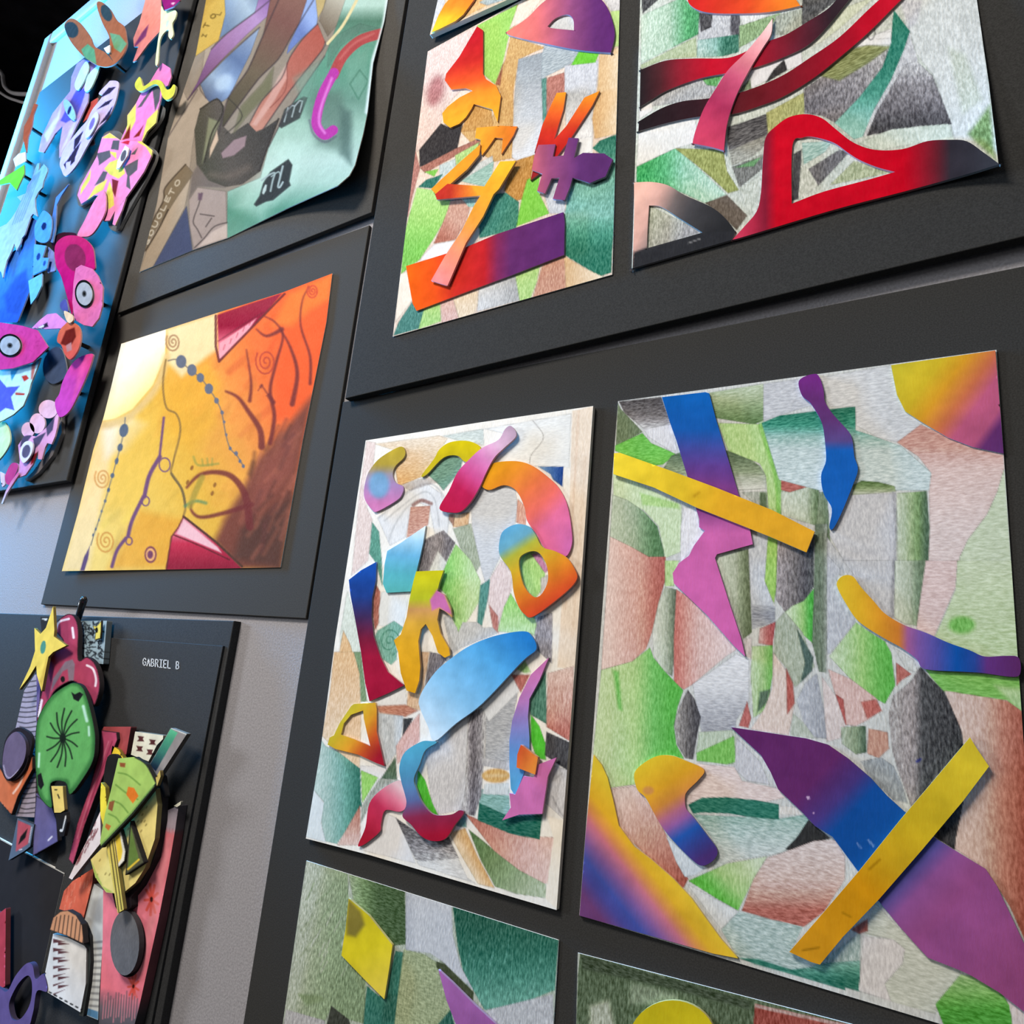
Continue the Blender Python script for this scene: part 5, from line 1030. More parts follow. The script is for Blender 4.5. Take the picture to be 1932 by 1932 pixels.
# --- brown leaf, green scrap and pink scrap by the trim
T(0, 0, 400)
f = fig('paper_scrap', 'rust brown paper leaf at the board edge', (50, 288)); cut(f, '340,950 310,945 270,1060 220,1150 210,1260 240,1390 255,1250 290,1150 305,1040', (172,74,46), HB + .04, res=2, back=True, gain=GL); spacer(f, (56, 240), HB, HB + .0375, .003)
f = fig('paper_scrap', 'bright green paper leaf at the board edge', (30, 350)); cut(f, '-60,1650 0,1640 130,1560 220,1500 222,1580 150,1735 90,1665 0,1685 -60,1680', (116,190,56), HB + .03, res=2, back=True, gain=GL); spacer(f, (38, 328), HB, HB + .0275, .003)
f = fig('paper_scrap', 'pale pink paper scrap at the board edge', (38, 305)); cut(f, '120,1450 170,1400 232,1385 235,1470 140,1520', (236,212,226), HB + .02, res=2, back=True, gain=GL); spacer(f, (44, 300), HB, HB + .0175, .003)
# --- pale blue lacy fish
T(0, 300, 400)
f = fig('paper_creature', 'pale blue pleated paper fish tail', (30, 520))
for k in range(5): L((110,140,220), f'{370-k*14},{110+k*10} {290-k*18},{330} {200-k*22},{560+k*10}', 8, a=.7)
cut(f, '340,40 360,35 350,110 400,45 430,80 432,110 395,205 385,260 350,300 320,360 322,440 342,525 300,500 280,525 255,600 225,690 200,720 185,770 150,840 140,800 130,770 95,860 60,930 40,1010 25,1085 10,1030 -40,1000 -40,640 60,590 100,545 150,470 190,385 155,345 235,312 250,240 290,180 310,110', GV((50,(150,205,244)),(500,(186,200,246)),(1000,(206,226,250))), HB + .022, layers=take(), res=1.6, gain=GL * .7, back=True); spacer(f, (68, 360), HB, HB + .0195, .003)
f = fig('paper_creature', 'deep blue paper fish body with dotted fins', (60, 610))
P((38,70,150), '40,1250 140,1080 240,1000 270,1200 160,1420 60,1400', soft=10, a=.7)
cut(f, '290,530 330,560 320,700 310,900 300,1040 270,1200 160,1485 -40,1490 -40,880 100,850 200,800 190,720', GV((550,(60,110,205)),(1000,(66,130,226)),(1480,(46,88,180))), HB + .014, layers=take(), res=2.5, gain=GL, label='deep blue body')
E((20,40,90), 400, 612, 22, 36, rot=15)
cut(f, '400,470 470,550 440,745 330,740 315,620 350,540', (84,152,226), HB + .022, layers=take(), res=1.8, gain=GL, label='dotted blue fin', sm=1)
cut(f, '630,225 560,330 515,420 505,640 480,765 430,740 480,500 510,350', (84,132,214), HB + .018, res=2.2, gain=GL, label='curved blue tail')
E((30,60,130), 350, 890, 16, 34, rot=15); E((40,80,160), 405, 950, 12, 26, rot=15)
cut(f, '310,775 420,790 385,900 445,900 425,1000 300,1055', (90,160,232), HB + .024, layers=take(), res=1.6, gain=GL, label='dotted blue fin')
cut(f, '440,800 490,850 502,1020 430,1035', (128,150,220), HB + .016, res=2.2, gain=GL, label='pale blue fin'); cut(f, '385,1040 380,1150 330,1260 280,1325 258,1110', (112,186,234), HB + .020, res=2.2, gain=GL, label='pale blue fin')
# --- pink eyed creature
f = fig('paper_creature', 'magenta paper creature with two ringed eyes and an orange beak', (120, 700))
cut(f, '470,760 520,690 600,668 700,700 560,900 500,850', (58,26,44), HB + .012, sm=1, res=2.5, gain=GL, label='dark disc')
h = HB + .026
E((132,36,76), 685, 900, 95, 128, rot=-14, soft=2)
cut(f, '500,800 560,720 650,695 760,720 840,800 862,920 855,1010 740,975 690,1005 672,1150 660,1420 620,1290 560,1080 510,970', GV((700,(196,40,100)),(1100,(190,20,110)),(1400,(170,20,96))), h, layers=take(), sm=1, res=2, back=True, gain=GL, label='magenta petal'); spacer(f, (140, 470), HB, h - .0025)
h = HB + .034
for k in range(26):
    x, y = random.uniform(690, 900), random.uniform(1000, 1480); L((176,80,130), f'{x:.0f},{y:.0f} {x+random.uniform(-30,30):.0f},{y+random.uniform(-30,30):.0f}', 5, a=.5)
e1 = cut(f, '690,995 740,965 840,1000 890,1060 937,1170 930,1340 900,1450 840,1527 760,1512 680,1465 658,1300 670,1120', (222,112,164), h, layers=take(), res=2, back=True, gain=GL, label='pink eye petal'); spacer(f, (165, 560), HB, h - .0025)
def eye(cx, cy, rx, ry, rot, hh, par):
    r = math.radians(rot); el = lambda a, b: tp([(cx + a*math.cos(t)*math.cos(r) - b*math.sin(t)*math.sin(r), cy + a*math.cos(t)*math.sin(r) + b*math.sin(t)*math.cos(r)) for t in np.linspace(0, 6.2832, 29)[:-1]])
    cut(par, el(rx, ry), (22,20,22), hh + .0015, t=.0015, res=2, name='eye_rim', gain=GL, label='black rim')
    E((60,60,62), cx, cy, rx*.22, ry*.22, soft=2.5); E((10,10,10), cx, cy, rx*.1, ry*.1)
    cut(par, el(rx*.84, ry*.82), (172,172,176), hh + .003, t=.0015, layers=take(), res=1.4, name='eye_white', gain=GL, label='pale eye disc')
eye(768, 1228, 86, 128, -6, h, e1)
T(0, 600, 400)
for k in range(26):
    x, y = random.uniform(10, 400), random.uniform(90, 430); L((160,40,104), f'{x:.0f},{y:.0f} {x+random.uniform(-30,30):.0f},{y+random.uniform(-30,30):.0f}', 5, a=.5)
h = HB + .030
e1 = cut(f, '-60,30 0,40 200,70 340,110 440,265 300,400 120,457 0,470 -60,470', (208,62,142), h, layers=take(), res=2.2, back=True, gain=GL, label='magenta eye petal'); spacer(f, (60, 650), HB, h - .0025)
eye(90, 250, 108, 106, 0, h, e1)
P((40,36,60), '340,90 430,40 440,80 360,100', soft=2); P((245,245,250), '350,85 400,60 400,80 360,92', soft=2)
cut(f, '290,90 360,20 430,-35 510,-45 620,55 600,92 420,100', (226,140,204), HB + .030, layers=take(), res=1.8, gain=GL, label='pink link', back=True); spacer(f, (92, 608), HB, HB + .0275, .003)
P((112,30,26), '600,115 680,85 692,170 640,265 550,235', soft=3); P((190,130,130), '600,250 650,220 655,290 610,310', soft=2)
cut(f, '640,30 720,80 737,180 710,290 640,377 590,330 560,250 520,210 540,120 590,60', GV((40,(214,106,76)),(370,(222,92,84))), HB + .036, layers=take(), sm=1, res=1.6, back=True, gain=GL, label='orange beak'); spacer(f, (131, 640), HB, HB + .0335, .003)
cut(f, '585,-65 655,-30 665,20 630,45 600,10', (242,206,168), HB + .040, sm=1, res=2, gain=GL, label='cream tuft', back=True)
cut(f, '560,-150 600,-170 620,-60 570,-70 545,-110', (80,84,150), HB + .030, sm=1, res=2, gain=GL, label='blue bead', back=True); spacer(f, (122, 590), HB, HB + .0275, .003)
# --- pink leaf
f = fig('paper_scrap', 'glossy pink folded paper leaf', (130, 780)); P((246,96,160), '835,330 780,480 650,800 700,560 740,400', soft=8, a=.5)
cut(f, '835,325 842,370 790,520 710,700 630,850 540,900 500,770 540,690 570,580 640,440 720,360', GA(((800,360),(232,66,132)),((640,560),(206,72,170)),((560,850),(212,76,186))), HB + .022, layers=take(), sm=1, res=2.2, back=True, gain=GL); spacer(f, (130, 735), HB, HB + .0195)
cut(fig('paper_scrap', 'smoky blue paper petal beneath the magenta eye', (110, 720)), '480,275 560,285 605,440 590,540 480,600 400,520 400,380', (70,84,112), HB + .004, sm=1, res=3, gain=GL)
# --- white and teal piece
f = fig('paper_creature', 'white and teal paper fish with a blue star and red marks', (30, 790))
P((88,98,214), '-40,560 0,560 60,630 180,620 100,720 132,842 50,820 -40,890', soft=2); P((58,158,208), '95,482 172,460 105,572', soft=2); P((190,60,52), '195,530 240,520 265,550 220,580', soft=2); P((190,60,52), '140,680 230,685 220,705 140,700', soft=2); P((196,70,60), '290,420 330,400 300,560 280,560', soft=3, a=.7)
cut(f, '370,360 340,450 280,600 260,680 210,800 120,880 30,930 -40,960 -40,470 0,465 150,440 290,420', GV((430,(190,236,250)),(900,(216,246,228))), HB + .020, layers=take(), res=1.8, gain=GL)
f = fig('paper_scrap', 'pale lime paper oval at the frame edge', (8, 840)); cut(f, '-60,930 0,948 50,955 90,1050 82,1160 0,1282 -60,1300', (216,244,188), HB + .012, sm=1, res=3, gain=GL)
# --- pale pink blossom creature
f = fig('paper_creature', 'pale pink blossom-shaped paper creature with a white ringed eye', (70, 900))
cut(f, '560,890 562,1040 480,1250 350,1410 240,1485 230,1470 300,1400 460,1180 510,1060', (128,120,120), HB + .006, t=.006, res=2.5, gain=GL, label='grey backing edge')
for x, y, a_, b_ in ((440,830,88,84), (340,960,70,92), (255,1020,60,70)): cut(f, tp([(x + a_*math.cos(t), y + b_*math.sin(t)) for t in np.linspace(0, 6.2832, 25)[:-1]]), (242,190,208), HB + .012, res=2.2, gain=GL, label='pale pink petal')
for s_ in ('420,990 500,900 480,1020 430,1080', '340,1080 420,1040 360,1150 320,1190 300,1100', '200,1080 300,1060 240,1140 180,1180', '430,920 490,890 470,960'): P((84,76,104), s_, soft=2)
P((130,26,40), '290,1250 345,1220 330,1300 280,1340', soft=2)
pz = cut(f, '540,850 520,1000 500,1080 470,1150 430,1140 410,1180 380,1290 345,1285 350,1200 300,1330 230,1430 160,1455 180,1300 165,1160 230,1060 330,1080 420,1000', GA(((520,880),(244,176,206)),((200,1400),(226,160,214))), HB + .017, layers=take(), res=1.5, gain=GL, label='pink body')
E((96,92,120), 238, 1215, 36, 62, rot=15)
cut(pz, '270,1120 300,1160 280,1250 220,1320 190,1290 180,1220 215,1140', (242,238,250), HB + .022, layers=take(), sm=1, res=1.4, name='eye', gain=GL, label='white eye ring')
cut(f, '45,1450 100,1330 160,1330 150,1400 80,1520', (204,72,140), HB + .018, sm=1, res=2, gain=GL, label='magenta bud'); cut(f, '0,1400 40,1420 45,1520 20,1540 5,1480', (236,206,236), HB + .014, res=2, gain=GL, label='pale petal')
cut(f, '165,1400 170,1430 110,1520 60,1600 25,1690 10,1690 50,1580 100,1490', GV((1420,(236,110,170)),(1680,(220,225,240))), HB + .020, res=1.6, gain=GL, label='drip')

# ================================================================== lower left board: star relief, pear relief, name card
HB = H_6; FLOOR[0] = HB
RG = 'painted card reliefs on the lower board'
GL = 0.92; EDGE[0] = (0.03, 0.028, 0.03); EMIX[0] = 0.22
T(0, 1080, 440)
nc = thing('name_card', 'black name card with small white handwritten capitals', 'card', wall_pt((330, 1500), HB))
a, b, c = wxy((205, 1203), HB + .003), wxy((421, 1217), HB + .003), wxy((282, 1932), HB + .003)
def cut_box(parent, p0, p1, h, t, mat, name):
    bs = parent_base(parent); return box_obj(name, (p0[0], -h, CAMZ - p1[1]), (p1[0], -h + t, CAMZ - p0[1]), mat, 0.0006, parent, base=bs)
cut_box(nc, a, (b[0], 0.55), HB + .003, .0028, MAT_BLACK2, 'card')
ribbons('lettering', letters('GABRIEL B', 1182, 770, (34.5, 3.6), (24, 2.5), (3, -62)), 1.5, HB + .0034, MAT_WHITE, nc)
# black card below the star relief, its upper cut edge catching the light
HC = HB + .0036
cb = thing('backing_card', 'black card below the star relief with a pale cut edge', 'card', wall_pt((40, 1925), HB))
e0, e1_ = wxy((0, 1583), HC), wxy((121, 1648), HC); sl = (e1_[1] - e0[1]) / (e1_[0] - e0[0])
sheet(cb, (np.array([-1.62, e0[1] + sl * (-1.62 - e0[0])]), e1_, np.array([e1_[0], .60]), np.array([-1.62, .60])), (46,46,50), [], HC, t=.0034, res=8, gain=1.0, g=.0, name='card')
ribbons('cut_edge', [[(-20, 1572), (0, 1583), (60, 1615.5), (121, 1648)]], 2.2, HC + .0002, MAT_EDGE, cb)
# binder peg above the relief
pg = thing('binder_peg', 'short glossy black peg over the top of the lower board', 'peg', wall_pt((152, 1162), HB))
pa, pb = W([(146, 1172)], HB + .004)[0], W([(158, 1132)], HB + .030)[0]
tube('peg_body', [pa, pa * .5 + pb * .5, pb], [.0045, .005, .005], MAT_PEG, pg, base=np.array(pg.location)); tube('peg_tip', [pb, pb + (pb - pa) * .08], [.005, .0035], MAT_PEG, pg, base=np.array(pg.location))
DEF.update(g=0.12, soft=1.3)
h0 = HB + .008; FLOOR[0] = HB
r = thing('card_relief', 'painted card relief with yellow star, green leaf and crimson blob', 'relief', wall_pt((90, 1640), HB), RG)
K = (26,26,28)
def outl(s_, w=9): L(K, s_ + ' ' + s_.split()[0], w, sm=0, a=.85)
def outls(s_, w=9):
    q_ = smooth(pts(s_)); CUR.append(('l', K, np.vstack([q_, q_[:1]]), 1.4, w * TT[2], 1.0, 0, .85))
# zentangle panel
for k in range(120):
    x, y = random.uniform(665, 845), random.uniform(405, 735); t = random.uniform(0, 3.1); L((30,34,40), f'{x:.0f},{y:.0f} {x+24*math.cos(t):.0f},{y+24*math.sin(t):.0f}', 9, a=.85)
pz = cut(r, '655,400 885,400 855,760 820,755 655,725', (150,172,184), h0 + .004, t=.008, layers=take(), res=1.4, gain=GL, label='black and white doodled panel', edge=.3)
E(K, 800, 478, 12, 24); outl('765,440 800,445 840,398 836,490 830,545 785,560 792,490', 6)
cut(pz, '765,440 800,445 840,398 836,490 830,545 785,560 792,490', (232,216,108), h0 + .010, layers=take(), res=1.4, gain=GL, label='small yellow kite')
P((210,210,205), '345,385 400,380 380,400', soft=1.2)
cut(r, '335,370 410,368 420,500 345,500', (48,50,52), h0 + .003, layers=take(), res=2, gain=GL, label='black and white scrap')
# striped column
for k in range(30):
    y = 900 + k * 42; L(K, f'{150+random.uniform(-20,20):.0f},{y} 220,{y+8+random.uniform(-8,8):.0f} 320,{y-6}', 8, a=.85)
cut(r, '200,980 290,845 335,880 305,1200 300,1500 292,2030 130,2020 170,1932 250,1480 225,1340 125,1310', (166,156,172), h0 + .004, t=.006, layers=take(), res=1.5, gain=GL, label='lilac column with black stripes')
cut(r, '300,840 345,880 330,1000 320,1240 300,1240 305,1000', (108,94,138), h0 + .007, res=2, gain=GL, label='purple strip')
# crimson blob
P((132,112,124), '420,990 440,880 540,740 600,720 620,760 610,900 570,900 560,800 520,820 460,920', soft=3); E(K, 520, 885, 18, 26)
for s_, w_ in (('465,470 490,410 570,385', 18), ('600,460 610,540', 20), ('480,510 500,545', 10), ('720,770 770,800 795,880 790,940', 18), ('345,1060 320,1190', 22)): L((244,222,226), s_, w_)
S_ = '470,500 450,470 480,400 560,345 620,370 650,480 650,720 720,700 790,760 825,880 820,1000 770,1110 700,1000 600,900 440,1000 390,1180 310,1240 320,1100 390,800 400,720 500,600 520,560'
outls(S_, 14)
cut(r, S_, (170,66,92), h0 + .014, t=.006, layers=take(), sm=1, res=1.5, gain=GL, label='crimson blob with white highlights')
# star
E((78,140,124), 357, 620, 22, 56, rot=8)
P((200,160,70), '385,800 345,985 330,900 390,690', soft=4, a=.6)
cut(r, '440,280 450,480 445,530 550,605 440,660 400,700 380,800 345,985 305,850 300,770 230,880 160,970 250,780 290,650 285,460 335,510 380,460', (236,206,96), h0 + .026, t=.004, layers=take(), res=1.5, back=True, gain=GL, label='yellow star with a teal oval'); spacer(r, (80, 1225), FLOOR[0], h0 + .022, .008)
# orange shape, purple oval
L((250,226,214), '200,1620 170,1740 110,1830', 16, a=.8); outl('-60,1560 0,1620 60,1720 210,1480 270,1530 270,1630 150,1850 95,2010 0,1900 -60,1800', 8)
cut(r, '-60,1560 0,1620 60,1720 210,1480 270,1530 270,1630 150,1850 95,2010 0,1900 -60,1800', (210,114,76), h0 + .012, t=.005, layers=take(), res=1.8, gain=GL, label='orange shield shape')
cut(r, '130,1290 200,1300 250,1345 262,1430 200,1640 90,1730 20,1650 40,1400', (44,40,46), h0 + .016, t=.004, sm=1, res=2.5, gain=GL, label='black ring')
L((226,214,230), '30,1600 50,1680 90,1700 150,1640', 8, a=.7)
cut(r, '130,1320 200,1380 215,1480 180,1600 80,1710 40,1680 20,1580 50,1400', (108,94,118), h0 + .020, t=.004, layers=take(), sm=1, res=1.8, gain=GL, label='purple oval')
# purple and red lower panels
T(0, 1492, 440)
L((238,234,246), '430,380 400,410', 12); outl('300,40 430,130 470,250 480,420 270,540 280,280', 8)
cut(r, '300,20 430,130 470,250 480,420 270,540 280,280', (104,100,150), h0 + .008, t=.005, layers=take(), res=1.8, gain=GL, label='purple panel')
P((186,84,96), '150,245 255,290 232,440 130,505', soft=2); P(K, '230,310 210,390 150,450 170,380', soft=2); L((236,220,226), '160,490 180,485', 8); L((236,220,226), '262,300 240,430', 5)
cut(r, '145,225 282,280 250,460 200,500 70,577 110,400', (92,108,128), h0 + .010, t=.005, layers=take(), res=1.6, gain=GL, label='red and grey panel')
# green leaf
T(0, 1080, 440)
S_ = '300,1700 290,1500 300,1280 340,1150 430,1020 560,930 630,915 690,960 740,1100 780,1280 790,1400 770,1560 680,1720 580,1840 540,1740 420,1750 430,1950 330,1860'
P((60,118,60), S_, sm=1, soft=2); P((98,164,88), '330,1680 315,1500 325,1290 365,1160 450,1040 560,955 625,940 670,980 715,1110 755,1290 762,1400 745,1540 660,1690 585,1790 560,1715 420,1720 400,1880 350,1830', sm=1, soft=8)
P(K, '590,990 620,1010 660,990 690,1010 650,1070 610,1050', soft=2); P(K, '310,1680 340,1660 365,1760 340,1800 315,1760', soft=2)
for k in range(13):
    t = 2 * math.pi * k / 13; dx, dy = math.cos(t), math.sin(t); nx, ny = -dy, dx
    L((24,34,26), f'520,1372 {520+70*dx+18*nx:.0f},{1372+130*dy+30*ny:.0f} {520+120*dx+60*nx:.0f},{1372+235*dy+70*ny:.0f}', 13, a=.9)
E((24,34,26), 520, 1372, 26, 40)
for s_, w_ in (('690,1110 720,1230', 24), ('735,1280 738,1350', 16), ('325,1500 320,1610', 16)): L((190,226,196), s_, w_, soft=3)
outls(S_, 8)
cut(r, S_, (98,164,88), h0 + .024, t=.005, layers=take(), sm=1, res=1.4, back=True, gain=GL, label='green round leaf with a black swirl'); spacer(r, (115, 1390), FLOOR[0], h0 + .019, .012)
L(K, '455,1800 470,1800', 10); L(K, '480,1840 490,1870', 10)
cut(r, '425,1770 520,1770 525,1860 535,1970 500,1990 450,1990 440,1900', (236,202,112), h0 + .028, t=.004, layers=take(), res=1.6, gain=GL, label='yellow stem')
T(0, 1492, 440)
L((240,240,240), '545,210 520,320', 10); E((235,235,235), 508, 328, 14, 12)
cut(r, '455,180 550,175 555,260 530,375 495,382 470,280', (36,36,40), h0 + .027, t=.004, layers=take(), res=1.6, gain=GL, label='black glossy stem tip')
# purple ring and red bar below
FLOOR[0] = HB + .0038
r2 = thing('card_relief', 'purple painted card ring beside a red bar on dark board', 'relief', wall_pt((30, 1925), HB), RG)
cut(r2, '-60,1000 0,1010 48,972 42,1620 0,1640 -60,1660', (186,70,86), h0 + .008, t=.006, res=2.5, gain=GL, label='red bar')
cut(r2, '-60,1650 0,1640 60,1660 130,1530 220,1430 270,1450 295,1560 360,1520 390,1660 305,1660 270,1850 200,1990 -60,1990', (102,88,142), h0 + .012, t=.006, holes=['80,1740 150,1600 230,1530 265,1600 250,1760 180,1880 110,1900 80,1830'], sm=1, res=2.2, gain=GL, label='purple ring')

# ---- pear relief
r = thing('card_relief', 'painted card relief with yellow pear, green slice and pink panel', 'relief', wall_pt((215, 1925), HB), RG)
b0 = HB + .005; FLOOR[0] = HB + .0038
# pink panel with grey oval
GP = GA(((1420,120),(150,142,152)),((1400,300),(165,140,150)),((1390,360),(238,128,136)),((1000,1000),(240,130,146)),((900,1640),(236,124,140)),((880,1720),(170,110,124)),((870,1800),(112,104,112)),((860,1960),(80,78,84)))
for fx, fy, s in ((1255, 900, 1.0), (1105, 1620, .8)):
    for k in range(9):
        t = 2 * math.pi * k / 9 + .3; L((222,84,70), f'{fx},{fy} {fx+55*s*math.cos(t):.0f},{fy+130*s*math.sin(t):.0f}', 22 * s, a=.85)
    E((60,24,24), fx, fy, 12 * s, 22 * s)
for k in range(26):
    x = 850 + k * 11; L((92,88,94) if k % 2 else (236,140,152), f'{x},{1880+random.uniform(-20,40):.0f} {x+14},{1700+random.uniform(-40,40):.0f}', 9, a=.7)
for k in range(10): L((205,200,206), f'{1385+k*8},{170+random.uniform(0,20):.0f} {1378+k*8},{330+random.uniform(-30,30):.0f}', 6, a=.4)
P((250,170,172), '1380,420 1430,340 1300,1050 1180,1500 1120,1500 1250,1000', soft=12, a=.4)
cut(r, '1480,120 1450,330 1400,620 1310,1080 1150,1800 1100,1990 815,1990 850,1250 855,820 960,860 1080,960 1250,620 1340,400 1370,170', GP, b0 + .010, t=.012, layers=take(), res=1.6, gain=GL, label='pink panel with orange flowers', edge=.15)
cut(r, '1440,125 1500,85 1495,115 1465,135', (232,228,205), b0 + .012, res=2, gain=GL, label='white corner scrap')
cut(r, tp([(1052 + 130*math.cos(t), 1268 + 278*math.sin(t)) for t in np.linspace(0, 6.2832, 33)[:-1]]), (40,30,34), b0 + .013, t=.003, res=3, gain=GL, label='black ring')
cut(r, tp([(1033 + 120*math.cos(t), 1262 + 268*math.sin(t)) for t in np.linspace(0, 6.2832, 33)[:-1]]), (104,104,108), b0 + .019, t=.006, res=2.5, gain=GL, label='grey stone oval', g=.25)
# grey-white striped panel
for k in range(11): L((120,120,122), f'745,{1260+k*52} 850,{1250+k*54}', 20, a=.7, soft=2)
P((88,134,172), '700,1850 725,1800 815,1830 812,1900', soft=2); P((110,108,110), '760,900 850,880 850,1100 740,1080', soft=14, a=.4)
cut(r, '780,770 865,830 852,1250 820,1700 812,1900 690,1850 745,1500 745,1250 685,1070', (206,206,202), b0 + .008, t=.008, layers=take(), res=1.6, gain=GL, label='grey and white striped panel')
# orange panel
for k in range(40):
    x, y = random.uniform(520, 760), random.uniform(680, 1020); L((166,70,54) if k % 2 else (240,170,140), f'{x:.0f},{y:.0f} {x+10:.0f},{y-50:.0f}', 6, a=.5)
cut(r, '600,750 775,640 765,760 690,1060 620,1020 490,980 530,830', (222,106,80), b0 + .010, t=.008, layers=take(), res=1.8, gain=GL, label='orange hatched panel')
# white sheet with brown marks, black edge and striped dome
cut(r, '640,1040 700,1100 742,1210 750,1420 735,1600 690,1870 655,1860 690,1600 700,1280', (58,62,62), b0 + .012, t=.006, res=2.5, gain=GL, label='dark curved edge')
for k in range(13): P((96,60,64), f'480,{1215+k*36} 575,{1235+k*34} 480,{1245+k*36}' if k % 2 else f'440,{1225+k*38} 540,{1250+k*33} 440,{1262+k*36}', soft=2)
for k in range(7): L(K, f'{408+k*44},{1668+k*24} {424+k*44},{1676+k*24}', 12)
cut(r, '440,1185 560,1215 700,1285 716,1310 710,1600 665,1835 380,1662 375,1500', (228,225,222), b0 + .014, t=.006, layers=take(), res=1.6, gain=GL, label='white panel with brown brush marks')
for k in range(8): L(K, f'{445+k*34},{1180+k*14} {470+k*33},{1010+k*8 + (k-3)**2*4}', 7, a=.85)
S_ = '412,1152 440,1050 500,1000 560,990 630,1030 680,1110 695,1270 560,1205'
outl(S_, 7)
cut(r, S_, (216,152,112), b0 + .020, t=.006, layers=take(), res=1.5, gain=GL, label='striped orange dome')
# dark backing of the pear, pear itself
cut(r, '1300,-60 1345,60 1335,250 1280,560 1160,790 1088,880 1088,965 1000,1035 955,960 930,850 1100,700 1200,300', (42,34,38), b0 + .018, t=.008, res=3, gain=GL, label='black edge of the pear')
for k in range(46):
    x, y = random.uniform(780, 1280), random.uniform(40, 820); L((120,100,50), f'{x:.0f},{y:.0f} {x+8:.0f},{y-14:.0f}', 9, a=.7)
P((170,190,90), '750,570 790,720 880,840 1010,855 950,850 850,790 790,660', soft=3)
cut(r, '1285,-20 1305,120 1282,400 1200,640 1120,765 1010,855 880,842 790,720 750,570 880,440 1100,200 1250,10', (236,216,134), b0 + .024, t=.006, layers=take(), res=1.6, gain=GL, label='yellow speckled pear')
# frames and strips over the pear
P((246,212,74), '950,380 990,350 1015,500 1005,560 980,600', soft=2); outl('935,360 1000,320 1042,500 1032,580 975,645', 10)
cut(r, '935,360 1000,320 1042,500 1032,580 975,645', (238,234,220), b0 + .029, t=.004, layers=take(), res=1.5, gain=GL, label='yellow and white pointed strip')
P((104,132,66), '1085,300 1150,560 1060,640', soft=2); L((240,206,70), '1150,570 1060,650', 16); outl('1080,250 1195,595 1038,700', 14)
cut(r, '1080,250 1195,595 1038,700', (92,92,70), b0 + .029, t=.005, layers=take(), res=1.5, gain=GL, label='green triangle frame')
L(K, '905,420 985,1005', 7, sm=0); L(K, '930,410 1008,985', 7, sm=0)
cut(r, '878,432 940,385 1025,985 975,1015', (228,206,104), b0 + .030, t=.004, layers=take(), res=1.5, gain=GL, label='yellow lined strip')
# pink bar, red top, little card, teal stick, black leaf
T(0, 1080, 440)
outl('840,1310 965,1325 972,1385 885,1610 790,1850 700,2100 605,2420 568,2375 640,2080 740,1800 820,1500', 6); L((236,150,170), '900,1400 780,1750 640,2200', 10, a=.5); L((120,30,60), '930,1400 820,1700 700,2050', 8, a=.6)
cut(r, '840,1310 965,1325 972,1385 885,1610 790,1850 700,2100 605,2420 568,2375 640,2080 740,1800 820,1500', (188,78,108), b0 + .014, t=.008, layers=take(), res=1.8, gain=GL, label='long pink bar')
cut(r, '860,1278 1085,1278 1045,1510 985,1490 965,1345 840,1312', (166,76,78), b0 + .010, t=.008, res=2.2, gain=GL, label='dull red block')
for x, y in ((1165, 1380), (1262, 1408), (1155, 1462), (1240, 1490)): P((86,44,44), f'{x-26},{y-26} {x+30},{y-20} {x+18},{y} {x+30},{y+22} {x-30},{y+18} {x-14},{y}', soft=1.5)
cut(r, '1120,1318 1352,1350 1350,1380 1300,1430 1230,1565 1085,1510', (226,216,190), b0 + .012, t=.008, layers=take(), res=1.5, gain=GL, label='cream card with four brown marks')
P(GA(((1440,1310),(96,186,136)),((1350,1480),(60,120,100)),((1270,1640),(24,36,60))), '1412,1295 1472,1328 1290,1650 1238,1595', soft=1.5); L((235,232,220), '1425,1290 1545,1340', 10, sm=0)
cut(r, '1415,1288 1548,1338 1310,1705 1270,1650 1235,1598', (150,140,134), b0 + .022, t=.006, layers=take(), res=1.5, gain=GL, label='teal and grey stick')
cut(r, '930,1435 985,1470 1025,1545 980,1560 920,1500', (242,206,60), b0 + .014, t=.005, res=2, gain=GL, label='yellow corner')
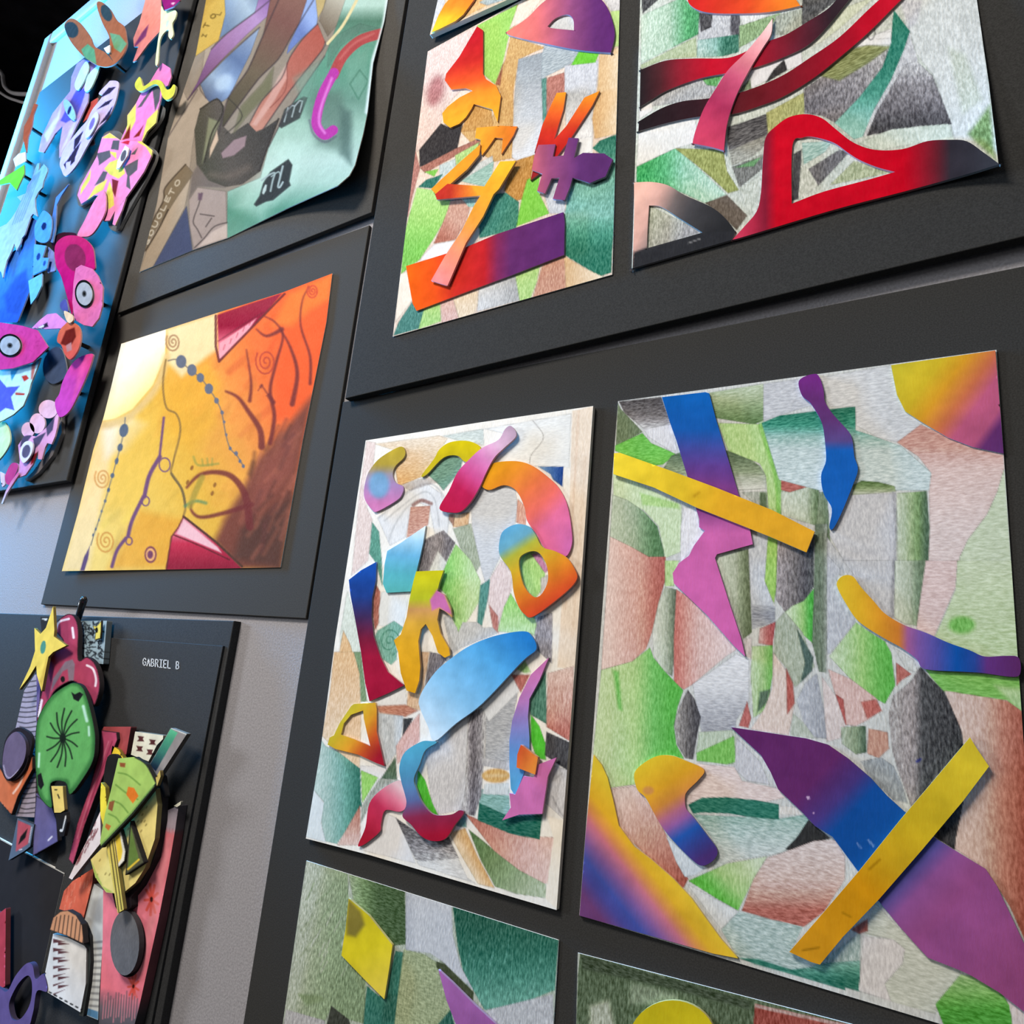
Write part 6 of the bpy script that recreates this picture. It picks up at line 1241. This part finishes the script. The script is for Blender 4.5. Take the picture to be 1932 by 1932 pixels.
cut(r, '890,1530 985,1540 930,1780 905,1890 855,1790', (38,38,40), b0 + .018, t=.005, sm=1, res=2.5, gain=GL, label='black leaf')
cut(r, '1300,1640 1345,1690 1370,1860 1330,1880 1300,1760', (40,40,42), b0 + .016, t=.006, res=2.5, gain=GL, label='black scrap')
# patterned blade, yellow strip, green slice
for k in range(40):
    x = random.uniform(0, 1); y = random.uniform(0, 1); px_, py_ = 600 + x * 220, 2480 - x * 330 - y * 200 * (x + .2); L((120,60,62), f'{px_:.0f},{py_:.0f} {px_+14:.0f},{py_-34:.0f}', 9, a=.8)
cut(r, '830,1980 835,2240 595,2545 570,2530 640,2380 750,2160', (236,216,208), b0 + .026, t=.005, layers=take(), res=1.6, gain=GL, label='white blade with brown dashes')
cut(r, '838,1740 872,1780 885,1940 855,2100 832,2010 830,1860', (242,216,70), b0 + .027, t=.005, res=2, gain=GL, label='yellow strip')
for s_ in ('980,1660 1060,1680 1160,1760', '960,1760 1050,1830 1140,1880', '930,1890 1000,1920 1060,1990', '900,2000 960,2030 990,2070'): L((104,140,60), s_, 14, a=.7)
P((228,120,40), '1062,1775 1110,1785 1148,1852 1100,1915 1046,1840', soft=2); P((150,84,50), '990,1575 1040,1580 1035,1615 995,1610', soft=2); P((140,84,50), '905,1900 950,1890 930,1980 895,1960', soft=2); P((200,110,50), '880,2080 920,2100 900,2140 870,2110', soft=2)
L(K, '1290,1760 1100,2000 840,2275 620,2520', 22, sm=0, a=.9); L((120,160,80), '1270,1770 1090,1985 840,2250', 12, sm=0, a=.8); L(K, '1120,1530 1215,1595 1300,1755', 16, a=.8)
cut(r, '980,1540 1120,1528 1215,1590 1298,1755 1200,1885 1100,2010 840,2282 828,2230 870,2000 920,1800 955,1650', (168,196,98), b0 + .034, t=.005, layers=take(), res=1.5, back=True, gain=GL, label='green slice with orange diamond'); spacer(r, (235, 1490), FLOOR[0], b0 + .029, .008)
cut(r, '1290,1700 1325,1640 1330,1690 1300,1770', (206,178,96), b0 + .036, t=.004, res=2, gain=GL, label='small ochre piece')
